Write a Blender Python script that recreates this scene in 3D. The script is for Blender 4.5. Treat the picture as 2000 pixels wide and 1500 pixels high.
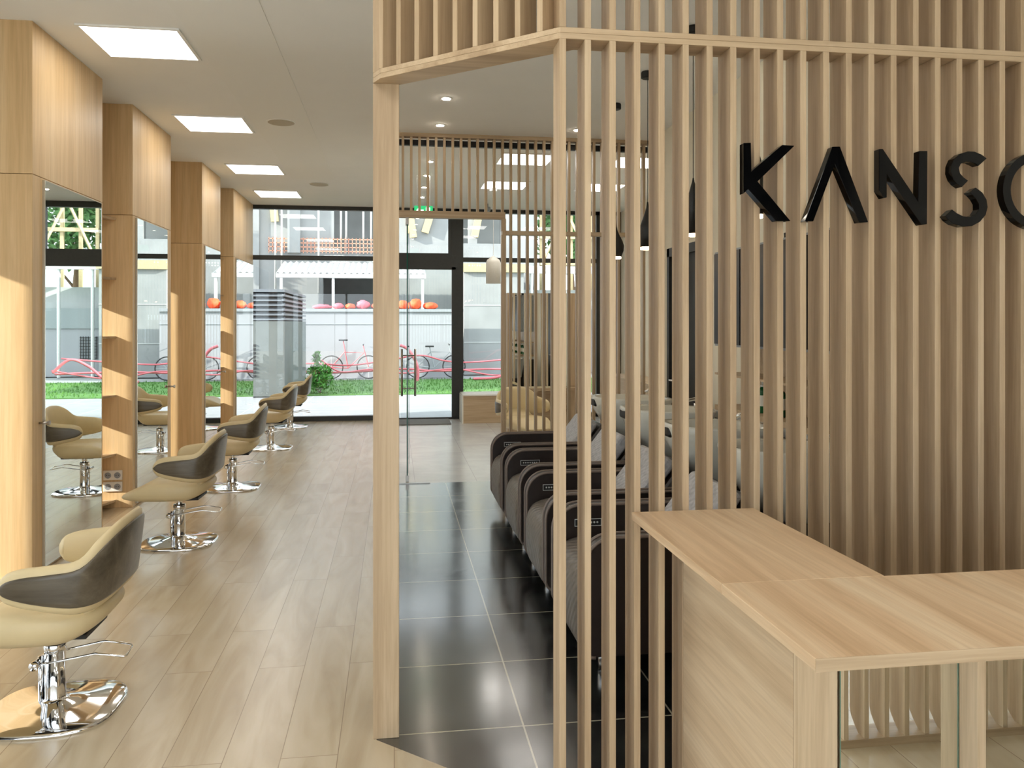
import bpy, bmesh, math, random
from mathutils import Vector, Matrix, noise
S = bpy.context.scene
for o in list(bpy.data.objects): bpy.data.objects.remove(o)
COL = S.collection
random.seed(7)

# ------------------------------------------------------------------ camera
TH = math.atan(230/1580)
cam = bpy.data.cameras.new('camera'); camo = bpy.data.objects.new('camera', cam); COL.objects.link(camo)
camo.location = (0, 0, 1.55)
camo.rotation_euler = (math.pi/2, 0, -TH)
cam.sensor_width = 36; cam.lens = 36*1580/2000
cam.shift_y = -120/2000
cam.clip_start = 0.05; cam.clip_end = 300
S.camera = camo
# ------------------------------------------------------------------ world, sun, exposure
W = bpy.data.worlds.new('world'); S.world = W; W.use_nodes = True
nt = W.node_tree; nt.nodes.clear()
bg = nt.nodes.new('ShaderNodeBackground'); wo = nt.nodes.new('ShaderNodeOutputWorld')
bg.inputs[0].default_value = (0.86, 0.93, 1.0, 1); bg.inputs[1].default_value = 1.65
nt.links.new(bg.outputs[0], wo.inputs[0])
sun = bpy.data.lights.new('sun', 'SUN'); suno = bpy.data.objects.new('sun', sun); COL.objects.link(suno)
sun.energy = 6.0; sun.angle = math.radians(0.7); sun.color = (1.0, 0.95, 0.86)
suno.location = (-8, -3, 9)
suno.rotation_euler = Vector((2.5, 0.71, -1.0)).to_track_quat('-Z', 'Y').to_euler()
S.view_settings.view_transform = 'Standard'; S.view_settings.look = 'None'
S.view_settings.exposure = 1.12; S.view_settings.gamma = 1.0; S.view_settings.use_curve_mapping = False
PANEL_POWER = 4.0; SPOT_POWER = 45.0

# ------------------------------------------------------------------ materials
class NT:
    def __init__(s, name):
        s.m = bpy.data.materials.new(name); s.m.use_nodes = True
        s.t = s.m.node_tree; s.b = s.t.nodes['Principled BSDF']; s.o = s.t.nodes['Material Output']
    def n(s, typ, **kw):
        x = s.t.nodes.new('ShaderNode'+typ)
        for k, v in kw.items():
            if k.startswith('i_'): x.inputs[k[2:].replace('_', ' ')].default_value = v
            else: setattr(x, k, v)
        return x
    def l(s, a, b): s.t.links.new(a, b)
    def coords(s, scale, rnd=True, rot=(0, 0, 0)):
        tc = s.n('TexCoord'); mp = s.n('Mapping')
        mp.inputs['Scale'].default_value = scale; mp.inputs['Rotation'].default_value = rot
        if rnd:
            oi = s.n('ObjectInfo'); ml = s.n('VectorMath', operation='SCALE')
            cb = s.n('CombineXYZ'); s.l(oi.outputs['Random'], cb.inputs[0]); s.l(oi.outputs['Random'], cb.inputs[1]); s.l(oi.outputs['Random'], cb.inputs[2])
            s.l(cb.outputs[0], ml.inputs[0]); ml.inputs['Scale'].default_value = 17.0
            ad = s.n('VectorMath', operation='ADD'); s.l(tc.outputs['Object'], ad.inputs[0]); s.l(ml.outputs[0], ad.inputs[1])
            s.l(ad.outputs[0], mp.inputs[0])
        else: s.l(tc.outputs['Object'], mp.inputs[0])
        return mp.outputs[0]
    def ramp(s, fac, stops):
        r = s.n('ValToRGB'); s.l(fac, r.inputs[0]); e = r.color_ramp.elements
        while len(e) < len(stops): e.new(0.5)
        for i, (p, c) in enumerate(stops): e[i].position = p; e[i].color = (*c, 1)
        return r.outputs[0]
    def bump(s, h, strength=0.1, dist=0.01):
        b = s.n('Bump'); b.inputs['Strength'].default_value = strength; b.inputs['Distance'].default_value = dist
        s.l(h, b.inputs['Height']); s.l(b.outputs[0], s.b.inputs['Normal'])
    def mix(s, f, a, b, mode='MIX'):
        m = s.n('Mix', data_type='RGBA', blend_type=mode)
        if isinstance(f, float): m.inputs[0].default_value = f
        else: s.l(f, m.inputs[0])
        for i, v in ((6, a), (7, b)):
            if isinstance(v, tuple): m.inputs[i].default_value = (*v, 1)
            else: s.l(v, m.inputs[i])
        return m.outputs[2]
def srgb(r, g, b):
    f = lambda x: (x/255/12.92) if x/255 <= 0.04045 else ((x/255+0.055)/1.055)**2.4
    return (f(r), f(g), f(b))
def plain(name, col, rough=0.5, metal=0.0, var=0.06, scale=30, bump=0.0, coat=0.0, spec=0.5):
    k = NT(name); v = k.coords((scale,)*3)
    ns = k.n('TexNoise', i_Scale=1.0, i_Detail=4.0); k.l(v, ns.inputs['Vector'])
    c0 = tuple(x*(1-var) for x in col); c1 = tuple(min(1, x*(1+var)) for x in col)
    k.l(k.ramp(ns.outputs['Fac'], [(0.3, c0), (0.7, c1)]), k.b.inputs['Base Color'])
    k.b.inputs['Roughness'].default_value = rough; k.b.inputs['Metallic'].default_value = metal
    k.b.inputs['Specular IOR Level'].default_value = spec
    k.b.inputs['Coat Weight'].default_value = coat
    if bump: k.bump(ns.outputs['Fac'], bump, 0.004)
    return k.m
def wood(name, dark, mid, light, axis='z', scale=1.0, rough=0.45, rot=(0, 0, 0), big=1.0):
    k = NT(name)
    a = 9*scale; b = 0.55*scale
    sc = {'z': (a, a, b), 'x': (b, a, a), 'y': (a, b, a)}[axis]
    v = k.coords(sc, True, rot)
    n1 = k.n('TexNoise', i_Scale=1.0*big, i_Detail=5.0, i_Roughness=0.6, i_Distortion=0.9); k.l(v, n1.inputs['Vector'])
    sc2 = tuple(x*9 if x == a else x*5 for x in sc)
    v2 = k.coords(sc2, True, rot)
    n2 = k.n('TexNoise', i_Scale=1.0, i_Detail=4.0, i_Roughness=0.7); k.l(v2, n2.inputs['Vector'])
    base = k.ramp(n1.outputs['Fac'], [(0.28, dark), (0.5, mid), (0.72, light)])
    fine = k.ramp(n2.outputs['Fac'], [(0.35, (0.80, 0.77, 0.73)), (0.6, (1, 1, 1))])
    k.l(k.mix(0.65, base, fine, 'MULTIPLY'), k.b.inputs['Base Color'])
    k.b.inputs['Roughness'].default_value = rough
    k.bump(n2.outputs['Fac'], 0.08, 0.002)
    return k.m
OAK = (srgb(168, 142, 110), srgb(192, 167, 134), srgb(207, 184, 152))
M = {}
M['oak_z'] = wood('oak_vertical', *OAK, axis='z')
M['oak_x'] = wood('oak_cross', *OAK, axis='x')
M['oak_y'] = wood('oak_long', *OAK, axis='y')
M['oak_top'] = wood('oak_worktop', srgb(184, 149, 112), srgb(213, 184, 148), srgb(228, 207, 175), axis='y', scale=1.0, rot=(0, 0, 0.35), rough=0.38)
OAKL = (srgb(192, 166, 132), srgb(214, 190, 156), srgb(227, 207, 176))
M['oak_screen'] = wood('daylit_oak_screen', *OAKL, axis='z')  # same oak as the slats, lightened in colour to stand in for daylight
M['oak_panel'] = wood('oak_panel_slanted', *OAKL, axis='y', scale=0.8, rot=(0.75, 0, 0))
M['pillar'] = wood('oak_pillar', srgb(206, 170, 120), srgb(220, 187, 139), srgb(231, 203, 160), axis='z', scale=0.6)
M['floor_wood'] = None
def floor_wood():
    k = NT('plank_floor')
    tc = k.n('TexCoord'); mp = k.n('Mapping'); mp.inputs['Rotation'].default_value = (0, 0, math.pi/2)
    k.l(tc.outputs['Object'], mp.inputs[0])
    br = k.n('TexBrick', i_Scale=1.0); br.offset = 0.37; br.offset_frequency = 2
    k.l(mp.outputs[0], br.inputs['Vector'])
    br.inputs['Brick Width'].default_value = 1.25; br.inputs['Row Height'].default_value = 0.2
    br.inputs['Mortar Size'].default_value = 0.0016; br.inputs['Mortar Smooth'].default_value = 0.1
    br.inputs['Color1'].default_value = (0.0, 0, 0, 1); br.inputs['Color2'].default_value = (1, 1, 1, 1)
    br.inputs['Mortar'].default_value = (0.5, 0.5, 0.5, 1)
    sh = k.n('VectorMath', operation='SCALE'); k.l(br.outputs['Color'], sh.inputs[0]); sh.inputs['Scale'].default_value = 9.0
    ad = k.n('VectorMath', operation='ADD'); k.l(tc.outputs['Object'], ad.inputs[0]); k.l(sh.outputs[0], ad.inputs[1])
    m2 = k.n('Mapping'); m2.inputs['Scale'].default_value = (7, 1.1, 7); k.l(ad.outputs[0], m2.inputs[0])
    n1 = k.n('TexNoise', i_Scale=1.0, i_Detail=5.0, i_Distortion=1.2); k.l(m2.outputs[0], n1.inputs['Vector'])
    base = k.ramp(n1.outputs['Fac'], [(0.25, srgb(182, 162, 132)), (0.5, srgb(200, 183, 154)), (0.75, srgb(212, 197, 170))])
    tint = k.mix(br.outputs['Color'], (0.93, 0.92, 0.9), (1.0, 1.0, 1.0))
    c = k.mix(1.0, base, tint, 'MULTIPLY')
    k.l(k.mix(br.outputs['Fac'], c, srgb(150, 130, 106)), k.b.inputs['Base Color'])
    k.b.inputs['Roughness'].default_value = 0.25; k.b.inputs['Specular IOR Level'].default_value = 0.75; k.b.inputs['Coat Weight'].default_value = 0.3; k.b.inputs['Coat Roughness'].default_value = 0.22
    b1 = k.n('Bump'); b1.inputs['Strength'].default_value = 0.25; b1.inputs['Distance'].default_value = 0.004
    k.l(n1.outputs['Fac'], b1.inputs['Height']); k.l(b1.outputs[0], k.b.inputs['Normal'])
    return k.m
M['floor_wood'] = floor_wood()
def tile(name, cols, grout, size, org, rough, mortar=0.003, nscale=2.2, bump=0.05, rr=None):
    k = NT(name)
    tc = k.n('TexCoord'); mp = k.n('Mapping'); mp.inputs['Location'].default_value = (-org[0], -org[1], 0)
    k.l(tc.outputs['Object'], mp.inputs[0])
    br = k.n('TexBrick', i_Scale=1.0); br.offset = 0.0; k.l(mp.outputs[0], br.inputs['Vector'])
    br.inputs['Brick Width'].default_value = size; br.inputs['Row Height'].default_value = size
    br.inputs['Mortar Size'].default_value = mortar; br.inputs['Mortar Smooth'].default_value = 0.0
    br.inputs['Color1'].default_value = (0, 0, 0, 1); br.inputs['Color2'].default_value = (1, 1, 1, 1)
    sh = k.n('VectorMath', operation='SCALE'); k.l(br.outputs['Color'], sh.inputs[0]); sh.inputs['Scale'].default_value = 5.0
    ad = k.n('VectorMath', operation='ADD'); k.l(tc.outputs['Object'], ad.inputs[0]); k.l(sh.outputs[0], ad.inputs[1])
    n1 = k.n('TexNoise', i_Scale=nscale, i_Detail=8.0, i_Roughness=0.65, i_Distortion=0.8); k.l(ad.outputs[0], n1.inputs['Vector'])
    base = k.ramp(n1.outputs['Fac'], cols)
    k.l(k.mix(br.outputs['Fac'], base, grout), k.b.inputs['Base Color'])
    if rr:
        mr = k.n('MapRange'); k.l(n1.outputs['Fac'], mr.inputs[0]); mr.inputs[1].default_value = 0.3; mr.inputs[2].default_value = 0.7
        mr.inputs[3].default_value = rr[0]; mr.inputs[4].default_value = rr[1]; k.l(mr.outputs[0], k.b.inputs['Roughness'])
    else: k.b.inputs['Roughness'].default_value = rough
    k.bump(n1.outputs['Fac'], bump, 0.006); k.b.inputs['Specular IOR Level'].default_value = 0.9 if rr else 0.6
    if rr: k.b.inputs['Coat Weight'].default_value = 0.8; k.b.inputs['Coat Roughness'].default_value = 0.14; k.b.inputs['Coat IOR'].default_value = 1.7
    return k.m
M['tile_dark'] = tile('dark_slate_tile', [(0.35, srgb(14, 15, 16)), (0.52, srgb(25, 28, 28)), (0.68, srgb(48, 54, 50)), (0.85, srgb(92, 96, 84))], srgb(176, 170, 150), 0.597, (0.492, 3.07), 0.25, 0.0035, 2.0, 0.07, (0.13, 0.27))
M['tile_grey'] = tile('pale_grey_tile', [(0.3, srgb(196, 194, 190)), (0.7, srgb(214, 212, 208))], srgb(170, 168, 164), 0.6, (0.2, 7.86), 0.22, 0.002)
M['paving'] = tile('outdoor_paving', [(0.3, srgb(128, 130, 132)), (0.7, srgb(142, 144, 146))], srgb(170, 168, 165), 0.9, (0.1, 13.2), 0.8, 0.006)
M['bounce_paving'] = tile('pale_bounce_paving', [(0.3, srgb(228, 224, 216)), (0.7, srgb(238, 235, 228))], srgb(190, 188, 182), 0.9, (0.1, 0), 0.8, 0.006)  # unseen ground made pale to bounce daylight up to the ceiling
M['ceiling'] = plain('ceiling_paint', srgb(248, 247, 243), 0.85, var=0.01, scale=3)
def perforated():
    k = NT('perforated_ceiling'); v = k.coords((52, 52, 52), False)
    vo = k.n('TexVoronoi', i_Scale=1.0, i_Randomness=0.0); k.l(v, vo.inputs['Vector'])
    k.l(k.ramp(vo.outputs['Distance'], [(0.20, srgb(150, 140, 122)), (0.30, srgb(247, 246, 241))]), k.b.inputs['Base Color'])
    k.b.inputs['Roughness'].default_value = 0.9
    return k.m
M['perf'] = perforated()
M['wall'] = plain('cream_wall', srgb(234, 226, 206), 0.8, var=0.02, scale=3)
M['wall_cool'] = plain('grey_wall', srgb(228, 226, 216), 0.8, var=0.02, scale=3)
M['frame'] = plain('dark_aluminium', srgb(50, 50, 47), 0.4, 0.3, var=0.1)
M['chrome'] = plain('chrome', (0.86, 0.86, 0.86), 0.06, 1.0, var=0.01)
M['steel'] = plain('brushed_steel', (0.45, 0.42, 0.38), 0.35, 1.0, var=0.05)
M['beige'] = plain('beige_leatherette', srgb(216, 196, 152), 0.42, var=0.03, scale=12, bump=0.05)
M['rim'] = plain('beige_piping', srgb(212, 200, 168), 0.4, var=0.02)
M['veneer'] = wood('dark_veneer', srgb(76, 68, 56), srgb(98, 89, 74), srgb(120, 111, 95), axis='x', scale=1.2, rough=0.28)
M['black'] = plain('black_plastic', srgb(16, 15, 15), 0.5, var=0.1)
M['gloss_black'] = plain('gloss_black_acrylic', srgb(6, 6, 7), 0.08, var=0.05, spec=0.3)
M['brown_leather'] = plain('dark_brown_leather', srgb(40, 31, 27), 0.35, var=0.15, scale=20, bump=0.05)
M['piping'] = plain('taupe_piping', srgb(112, 98, 88), 0.4, var=0.05)
def quilted(name, c0, c1):
    k = NT(name); v = k.coords((13, 13, 13), False)
    w = k.n('TexWave', i_Scale=1.0, i_Distortion=1.5, i_Detail=2.0); w.bands_direction = 'DIAGONAL'; k.l(v, w.inputs['Vector'])
    n = k.n('TexNoise', i_Scale=3.0, i_Detail=5.0); k.l(v, n.inputs['Vector'])
    k.l(k.ramp(n.outputs['Fac'], [(0.3, c0), (0.7, c1)]), k.b.inputs['Base Color'])
    k.b.inputs['Roughness'].default_value = 0.45; k.bump(w.outputs['Fac'], 0.22, 0.008)
    return k.m
M['quilt_brown'] = quilted('quilted_grey_brown', srgb(92, 84, 76), srgb(116, 108, 98))
M['quilt_grey'] = quilted('quilted_light_grey', srgb(150, 148, 148), srgb(182, 180, 180))
M['ceramic'] = plain('basin_ceramic', srgb(214, 212, 200), 0.12, var=0.01)
def emit(name, col, st):
    k = NT(name); k.b.inputs['Base Color'].default_value = (*col, 1)
    k.b.inputs['Emission Color'].default_value = (*col, 1); k.b.inputs['Emission Strength'].default_value = st
    return k.m
M['lamp'] = emit('panel_diffuser', (1.0, 0.96, 0.90), PANEL_POWER)
M['spot'] = emit('downlight_lens', (1.0, 0.88, 0.72), SPOT_POWER)
M['bulb'] = emit('warm_bulb', (1.0, 0.70, 0.42), 9.0)
M['exit'] = emit('exit_green', srgb(30, 150, 90), 0.8)
M['exit_white'] = emit('exit_white', (0.9, 0.95, 0.9), 1.2)
def glass(name, tint, ior=1.5):
    k = NT(name); k.t.nodes.remove(k.b)
    tr = k.n('BsdfTransparent'); tr.inputs[0].default_value = (*tint, 1)
    gl = k.n('BsdfGlossy'); gl.inputs['Roughness'].default_value = 0.0
    fr = k.n('Fresnel'); fr.inputs[0].default_value = ior
    mx = k.n('MixShader'); k.l(fr.outputs[0], mx.inputs[0]); k.l(tr.outputs[0], mx.inputs[1]); k.l(gl.outputs[0], mx.inputs[2])
    k.l(mx.outputs[0], k.o.inputs[0]); return k.m
M['glass'] = glass('window_glass', (0.965, 0.98, 0.98))
M['glass_clear'] = glass('door_glass', (0.96, 0.99, 0.98), 1.35)
M['glass_edge'] = plain('green_glass_edge', srgb(24, 92, 74), 0.1, var=0.05)
M['pale_edge'] = plain('pale_mirror_edge', srgb(112, 140, 120), 0.2, var=0.05)
M['mirror'] = plain('mirror_silver', (0.88, 0.91, 0.89), 0.01, 1.0, var=0.0)
M['mirror_edge'] = plain('mirror_edge', srgb(186, 178, 160), 0.3, 0.4, var=0.02)
M['white'] = plain('white_plastic', srgb(232, 228, 218), 0.4, var=0.02)
M['grille'] = plain('speaker_grille', srgb(196, 186, 166), 0.8, var=0.03)
M['dark_cab'] = plain('dark_cabinet_gloss', srgb(16, 11, 10), 0.4, var=0.1)
M['green_bottle'] = plain('green_bottle', srgb(20, 88, 48), 0.15, var=0.1)
M['label'] = plain('bottle_label', srgb(228, 222, 205), 0.5, var=0.02)
M['pink'] = plain('pink_plastic', srgb(216, 110, 100), 0.3, var=0.1)
M['purple'] = plain('purple_plastic', srgb(150, 120, 176), 0.3, var=0.1)
M['orange'] = plain('orange_cap', srgb(222, 100, 40), 0.3, var=0.1)
M['mat'] = plain('grey_doormat', srgb(120, 118, 116), 0.95, var=0.12, scale=60)
M['concrete'] = plain('pale_concrete', srgb(146, 149, 148), 0.9, var=0.09, scale=1.6)
M['concrete_lightened'] = plain('lightened_concrete', srgb(196, 199, 197), 0.9, var=0.1, scale=1.5)  # concrete coloured lighter to stand in for missing light inside the openings
M['hoarding'] = plain('white_hoarding', srgb(152, 153, 157), 0.6, var=0.02, scale=2)
M['rail'] = plain('grey_rail', srgb(150, 154, 158), 0.6)
M['galv'] = plain('galvanised_steel', srgb(214, 216, 214), 0.4, 0.5)
M['corrugated'] = plain('white_corrugated', srgb(180, 181, 180), 0.5)
M['timber'] = plain('yellow_formwork', srgb(182, 168, 130), 0.8, var=0.1)
M['redpipe'] = plain('red_conduit', srgb(206, 104, 114), 0.5, var=0.1)
M['redframe'] = plain('faded_red_frame', srgb(200, 96, 104), 0.5, var=0.1)
M['orange_bag'] = plain('orange_bag', srgb(232, 88, 46), 0.7, var=0.12, scale=8)
M['pink_bag'] = plain('pink_bag', srgb(216, 92, 104), 0.7, var=0.12, scale=8)
M['orange_net'] = plain('orange_netting', srgb(214, 150, 124), 0.7)
M['grass'] = plain('lawn_grass', srgb(74, 116, 50), 0.9, var=0.25, scale=14)
M['leaf'] = plain('shrub_leaf', srgb(66, 128, 42), 0.6, var=0.3, scale=40)
M['tree_leaf'] = plain('tree_leaf', srgb(92, 142, 78), 0.7, var=0.35, scale=10)
M['bark'] = plain('bark', srgb(120, 96, 70), 0.9, var=0.2)
M['shaft'] = plain('shaft_render', srgb(100, 106, 104), 0.8, var=0.08, scale=3)
M['louvre'] = plain('grey_louvre', srgb(116, 122, 128), 0.45, 0.2)
M['van'] = plain('grey_container', srgb(140, 146, 148), 0.5)
M['leafdark'] = plain('houseplant_leaf', srgb(30, 74, 34), 0.5, var=0.2)
M['tyre'] = plain('tyre_rubber', srgb(48, 48, 50), 0.7)

# ------------------------------------------------------------------ mesh helpers
class MB:
    def __init__(s): s.v = []; s.f = []
    def add(s, vs, fs):
        n = len(s.v); s.v += [tuple(v) for v in vs]; s.f += [tuple(i+n for i in f) for f in fs]; return s
    def box(s, x0, x1, y0, y1, z0, z1):
        return s.add([(x0,y0,z0),(x1,y0,z0),(x1,y1,z0),(x0,y1,z0),(x0,y0,z1),(x1,y0,z1),(x1,y1,z1),(x0,y1,z1)],
                     [(0,3,2,1),(4,5,6,7),(0,1,5,4),(1,2,6,5),(2,3,7,6),(3,0,4,7)])
    def prism(s, poly, a, b, axis='z'):
        """polygon (2d) extruded from a to b along axis; poly in the two other axes"""
        def P(p, t): return {'z': (p[0], p[1], t), 'y': (p[0], t, p[1]), 'x': (t, p[0], p[1])}[axis]
        n = len(poly); vs = [P(p, a) for p in poly]+[P(p, b) for p in poly]
        fs = [tuple(range(n))[::-1], tuple(range(n, 2*n))]+[(i, (i+1) % n, n+(i+1) % n, n+i) for i in range(n)]
        return s.add(vs, fs)
    def tube(s, pts, r, n=8, cap=True):
        pts = [Vector(p) for p in pts]; rs = r if isinstance(r, (list, tuple)) else [r]*len(pts)
        base = len(s.v); up = None
        for i, p in enumerate(pts):
            d = (pts[min(i+1, len(pts)-1)]-pts[max(i-1, 0)]).normalized()
            if up is None: up = Vector((0, 0, 1)) if abs(d.z) < 0.9 else Vector((1, 0, 0))
            x = d.cross(up).normalized(); y = x.cross(d).normalized(); up = y
            for k in range(n):
                a = 2*math.pi*k/n; q = p+(x*math.cos(a)+y*math.sin(a))*rs[i]; s.v.append(tuple(q))
        for i in range(len(pts)-1):
            for k in range(n):
                a = base+i*n+k; b = base+i*n+(k+1) % n; s.f.append((a, b, b+n, a+n))
        if cap:
            s.f.append(tuple(base+k for k in range(n))[::-1]); e = base+(len(pts)-1)*n; s.f.append(tuple(e+k for k in range(n)))
        return s
    def lathe(s, prof, c=(0, 0), n=24):
        base = len(s.v); m = len(prof)
        for (r, z) in prof:
            for k in range(n):
                a = 2*math.pi*k/n; s.v.append((c[0]+r*math.cos(a), c[1]+r*math.sin(a), z))
        for i in range(m-1):
            for k in range(n):
                a = base+i*n+k; b = base+i*n+(k+1) % n; s.f.append((a, b, b+n, a+n))
        s.f.append(tuple(base+k for k in range(n))[::-1]); e = base+(m-1)*n; s.f.append(tuple(e+k for k in range(n)))
        return s
    def rings(s, rings, cap=True):
        base = len(s.v); n = len(rings[0])
        for r in rings: s.v += [tuple(p) for p in r]
        for i in range(len(rings)-1):
            for k in range(n):
                a = base+i*n+k; b = base+i*n+(k+1) % n; s.f.append((a, b, b+n, a+n))
        if cap:
            s.f.append(tuple(base+k for k in range(n))[::-1]); e = base+(len(rings)-1)*n; s.f.append(tuple(e+k for k in range(n)))
        return s
    def build(s, name, mat, parent=None, smooth=False, bevel=0.0, seg=2, subsurf=0, local=False):
        off = Vector((0, 0, 0))
        if parent is not None and not local:
            q = parent
            while q is not None: off += q.location; q = q.parent
        me = bpy.data.meshes.new(name)
        me.from_pydata([tuple(Vector(v)-off) for v in s.v], [], s.f); me.update()
        bm = bmesh.new(); bm.from_mesh(me); bmesh.ops.recalc_face_normals(bm, faces=bm.faces); bm.to_mesh(me); bm.free()
        me.materials.append(M[mat] if isinstance(mat, str) else mat)
        if smooth:
            for p in me.polygons: p.use_smooth = True
        o = bpy.data.objects.new(name, me); COL.objects.link(o)
        if parent is not None: o.parent = parent
        if bevel:
            b = o.modifiers.new('bevel', 'BEVEL'); b.width = bevel; b.segments = seg; b.limit_method = 'ANGLE'; b.angle_limit = math.radians(40)
        if subsurf:
            b = o.modifiers.new('sub', 'SUBSURF'); b.levels = subsurf; b.render_levels = subsurf
        return o
def tag(o, label, cat, group=None, kind=None):
    if label: o['label'] = label
    if cat: o['category'] = cat
    if group: o['group'] = group
    if kind: o['kind'] = kind
    return o
def thing(name, label, cat, loc=(0, 0, 0), group=None, rz=0):
    o = bpy.data.objects.new(name, None); COL.objects.link(o); o.empty_display_size = 0.1
    o.location = loc; o.rotation_euler = (0, 0, rz)
    return tag(o, label, cat, group)
def struct(o): o['kind'] = 'structure'; return o
def copy_tree(o, parent=None):
    c = o.copy(); COL.objects.link(c); c.parent = parent
    for ch in list(o.children): copy_tree(ch, c)
    return c
def instance(proto, loc, rz, label):
    c = copy_tree(proto); c.location = loc; c.rotation_euler = (0, 0, rz); c['label'] = label; return c
def crom(pts, n):
    """Catmull-Rom resample of tuples"""
    out = []; P = [pts[0]]+list(pts)+[pts[-1]]; m = len(pts)-1
    for i in range(n+1):
        t = i/n*m; j = min(int(t), m-1); u = t-j; a, b, c, d = P[j], P[j+1], P[j+2], P[j+3]
        out.append(tuple(0.5*(2*b[k]+(c[k]-a[k])*u+(2*a[k]-5*b[k]+4*c[k]-d[k])*u*u+(3*b[k]-a[k]-3*c[k]+d[k])*u**3) for k in range(len(b))))
    return out
def sup(a, n):  # superellipse direction
    c, q = math.cos(a), math.sin(a)
    return (math.copysign(abs(c)**(2/n), c), math.copysign(abs(q)**(2/n), q))

# ------------------------------------------------------------------ room shell
H = 3.38; YW = 13.05; YS = 7.86; XR = 2.55; XL = -3.5; XF = 3.72
AX, AY = 0.515, 2.483          # corner of the slatted partition
DX, DY = -0.078, 3.05          # its far left post
m = MB(); m.prism([(XL, -1.3), (XF, -1.3), (XF, 2.50), (0.53, 2.50), (-0.065, 3.045), (-0.065, YW+.05), (XL, YW+.05)], -0.15, 0.0)
struct(m.build('floor', 'floor_wood'))
m = MB(); m.prism([(0.53, 2.50), (XR, 2.50), (XR, YS), (-0.065, YS), (-0.065, 3.045)], -0.15, 0.0)
struct(m.build('floor', 'tile_dark'))
m = MB(); m.box(-0.065, XF, YS, YW+.05, -0.15, 0.0); struct(m.build('floor', 'tile_grey'))
m = MB(); m.box(XL-.3, XF+.3, -1.6, YW+.3, H, H+0.3); struct(m.build('ceiling', 'ceiling'))
m = MB(); m.box(-1.28, -0.76, -1.2, 10.6, H-0.004, H); struct(m.build('ceiling', 'perf'))
# left wall: solid with tall narrow windows beside each pillar
YO = [(4.83, 5.27), (6.73, 7.15), (9.27, 9.64), (11.03, 11.45)]
m = MB(); y = 4.45
for a, b in YO: m.box(XL-.25, XL, y, a, 0, H); y = b
m.box(XL-.25, XL, y, YW+.05, 0, H)
for a, b in YO: m.box(XL-.25, XL, a, b, 2.39, H)
struct(m.build('wall_left', 'wall'))
for i, (a, b) in enumerate(YO):
    w = struct(thing('window_%d' % (i+3), None, None, (XL-.12, (a+b)/2, 0)))
    MB().box(XL-.14, XL-.1, a, b, 0, .05).build('window_frame', 'frame', w)
    MB().box(XL-.125, XL-.12, a, b, .05, 2.39).build('pane', 'glass', w)
m = MB(); m.box(XR, XR+.15, 2.6, 6.5, 0, H); m.box(XR, XR+.15, 7.3, YS+.06, 0, H); m.box(XR, XR+.15, 6.5, 7.3, 2.2, H)
struct(m.build('wall_right', 'wall'))
m = MB(); m.box(XF, XF+.15, YS-.1, YW+.05, 0, H); m.box(XR+.15, XF, YS-.1, YS+.06, 0, H); struct(m.build('wall_right', 'wall'))
m = MB(); m.box(XF, XF+.15, -1.3, 2.6, 0, H); m.box(XR+.15, XF+.15, 2.6, 2.75, 0, H); struct(m.build('wall_right', 'wall_cool'))
struct(MB().box(XL-.25, XL-.16, -1.3, 4.45, 2.56, H).build('wall_left', 'wall'))  # unseen bulkhead added to cut steep sky light on floor and pillars
m = MB(); m.box(XL, .6, -1.45, -1.345, 2.56, H); m.box(.6, XF, -1.45, -1.345, 1.8, H); struct(m.build('wall_front_baffle', 'frame'))  # unseen dark bulkheads added to dim the sign wall and letter reflections
# left shop window in front of the pillars
w = struct(thing('window_7', None, None, (XL-.12, 1.6, 0)))
m = MB()
for y in (-1.3, .6, 2.5, 4.38): m.box(XL-.15, XL-.09, y, y+.06, 0, H)
m.box(XL-.15, XL-.09, -1.3, 4.44, 0, .07); m.box(XL-.15, XL-.09, -1.3, 4.44, H-.07, H); m.box(XL-.15, XL-.09, -1.3, 4.44, 2.5, 2.56)
m.build('window_frame', 'frame', w)
MB().box(XL-.125, XL-.12, -1.3, 4.44, .07, H-.07).build('pane', 'glass', w)
# front glazing behind the camera
w = struct(thing('window_8', None, None, (0, -1.3, 0)))
m = MB()
for x in (XL, -1.6, 0.3, 2.2, XF-.06): m.box(x, x+.06, -1.34, -1.28, 0, H)
m.box(XL, XF, -1.34, -1.28, 0, .08); m.box(XL, XF, -1.34, -1.28, H-.08, H); m.box(XL, XF, -1.34, -1.28, 2.5, 2.56)
m.build('window_frame', 'frame', w)
MB().box(XL, XF, -1.315, -1.31, .08, H-.08).build('pane', 'glass', w)
# far glazing
w = struct(thing('window_1', None, None, (-1.1, YW, 0)))
m = MB(); m.box(-2.25, -.1, YW-.05, YW+.05, 0, .075); m.box(-2.25, -.1, YW-.05, YW+.05, H-.06, H); m.box(-2.25, -.1, YW-.04, YW+.04, 2.53, 2.60); m.box(-.14, -.04, YW-.05, YW+.05, 0, H); m.box(-2.25, -2.2, YW-.05, YW+.05, 0, H)
m.build('window_frame', 'frame', w)
MB().box(-2.2, -.14, YW-.005, YW, .075, 2.53).build('pane', 'glass', w)
MB().box(-2.2, -.14, YW-.005, YW, 2.60, H-.06).build('pane', 'glass', w)
w = struct(thing('door_1', None, None, (.45, YW, 0)))
m = MB(); m.box(-.04, 1.08, YW-.05, YW+.05, H-.09, H); m.box(-.04, 1.0, YW-.06, YW+.05, 2.44, 2.66); m.box(.98, 1.10, YW-.05, YW+.05, 0, H); m.box(.92, .98, YW-.07, YW+.03, 2.62, H-.09)
m.box(.86, .98, YW-.06, YW+.02, 2.66, 3.29)
m.build('door_frame', 'frame', w)
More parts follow.
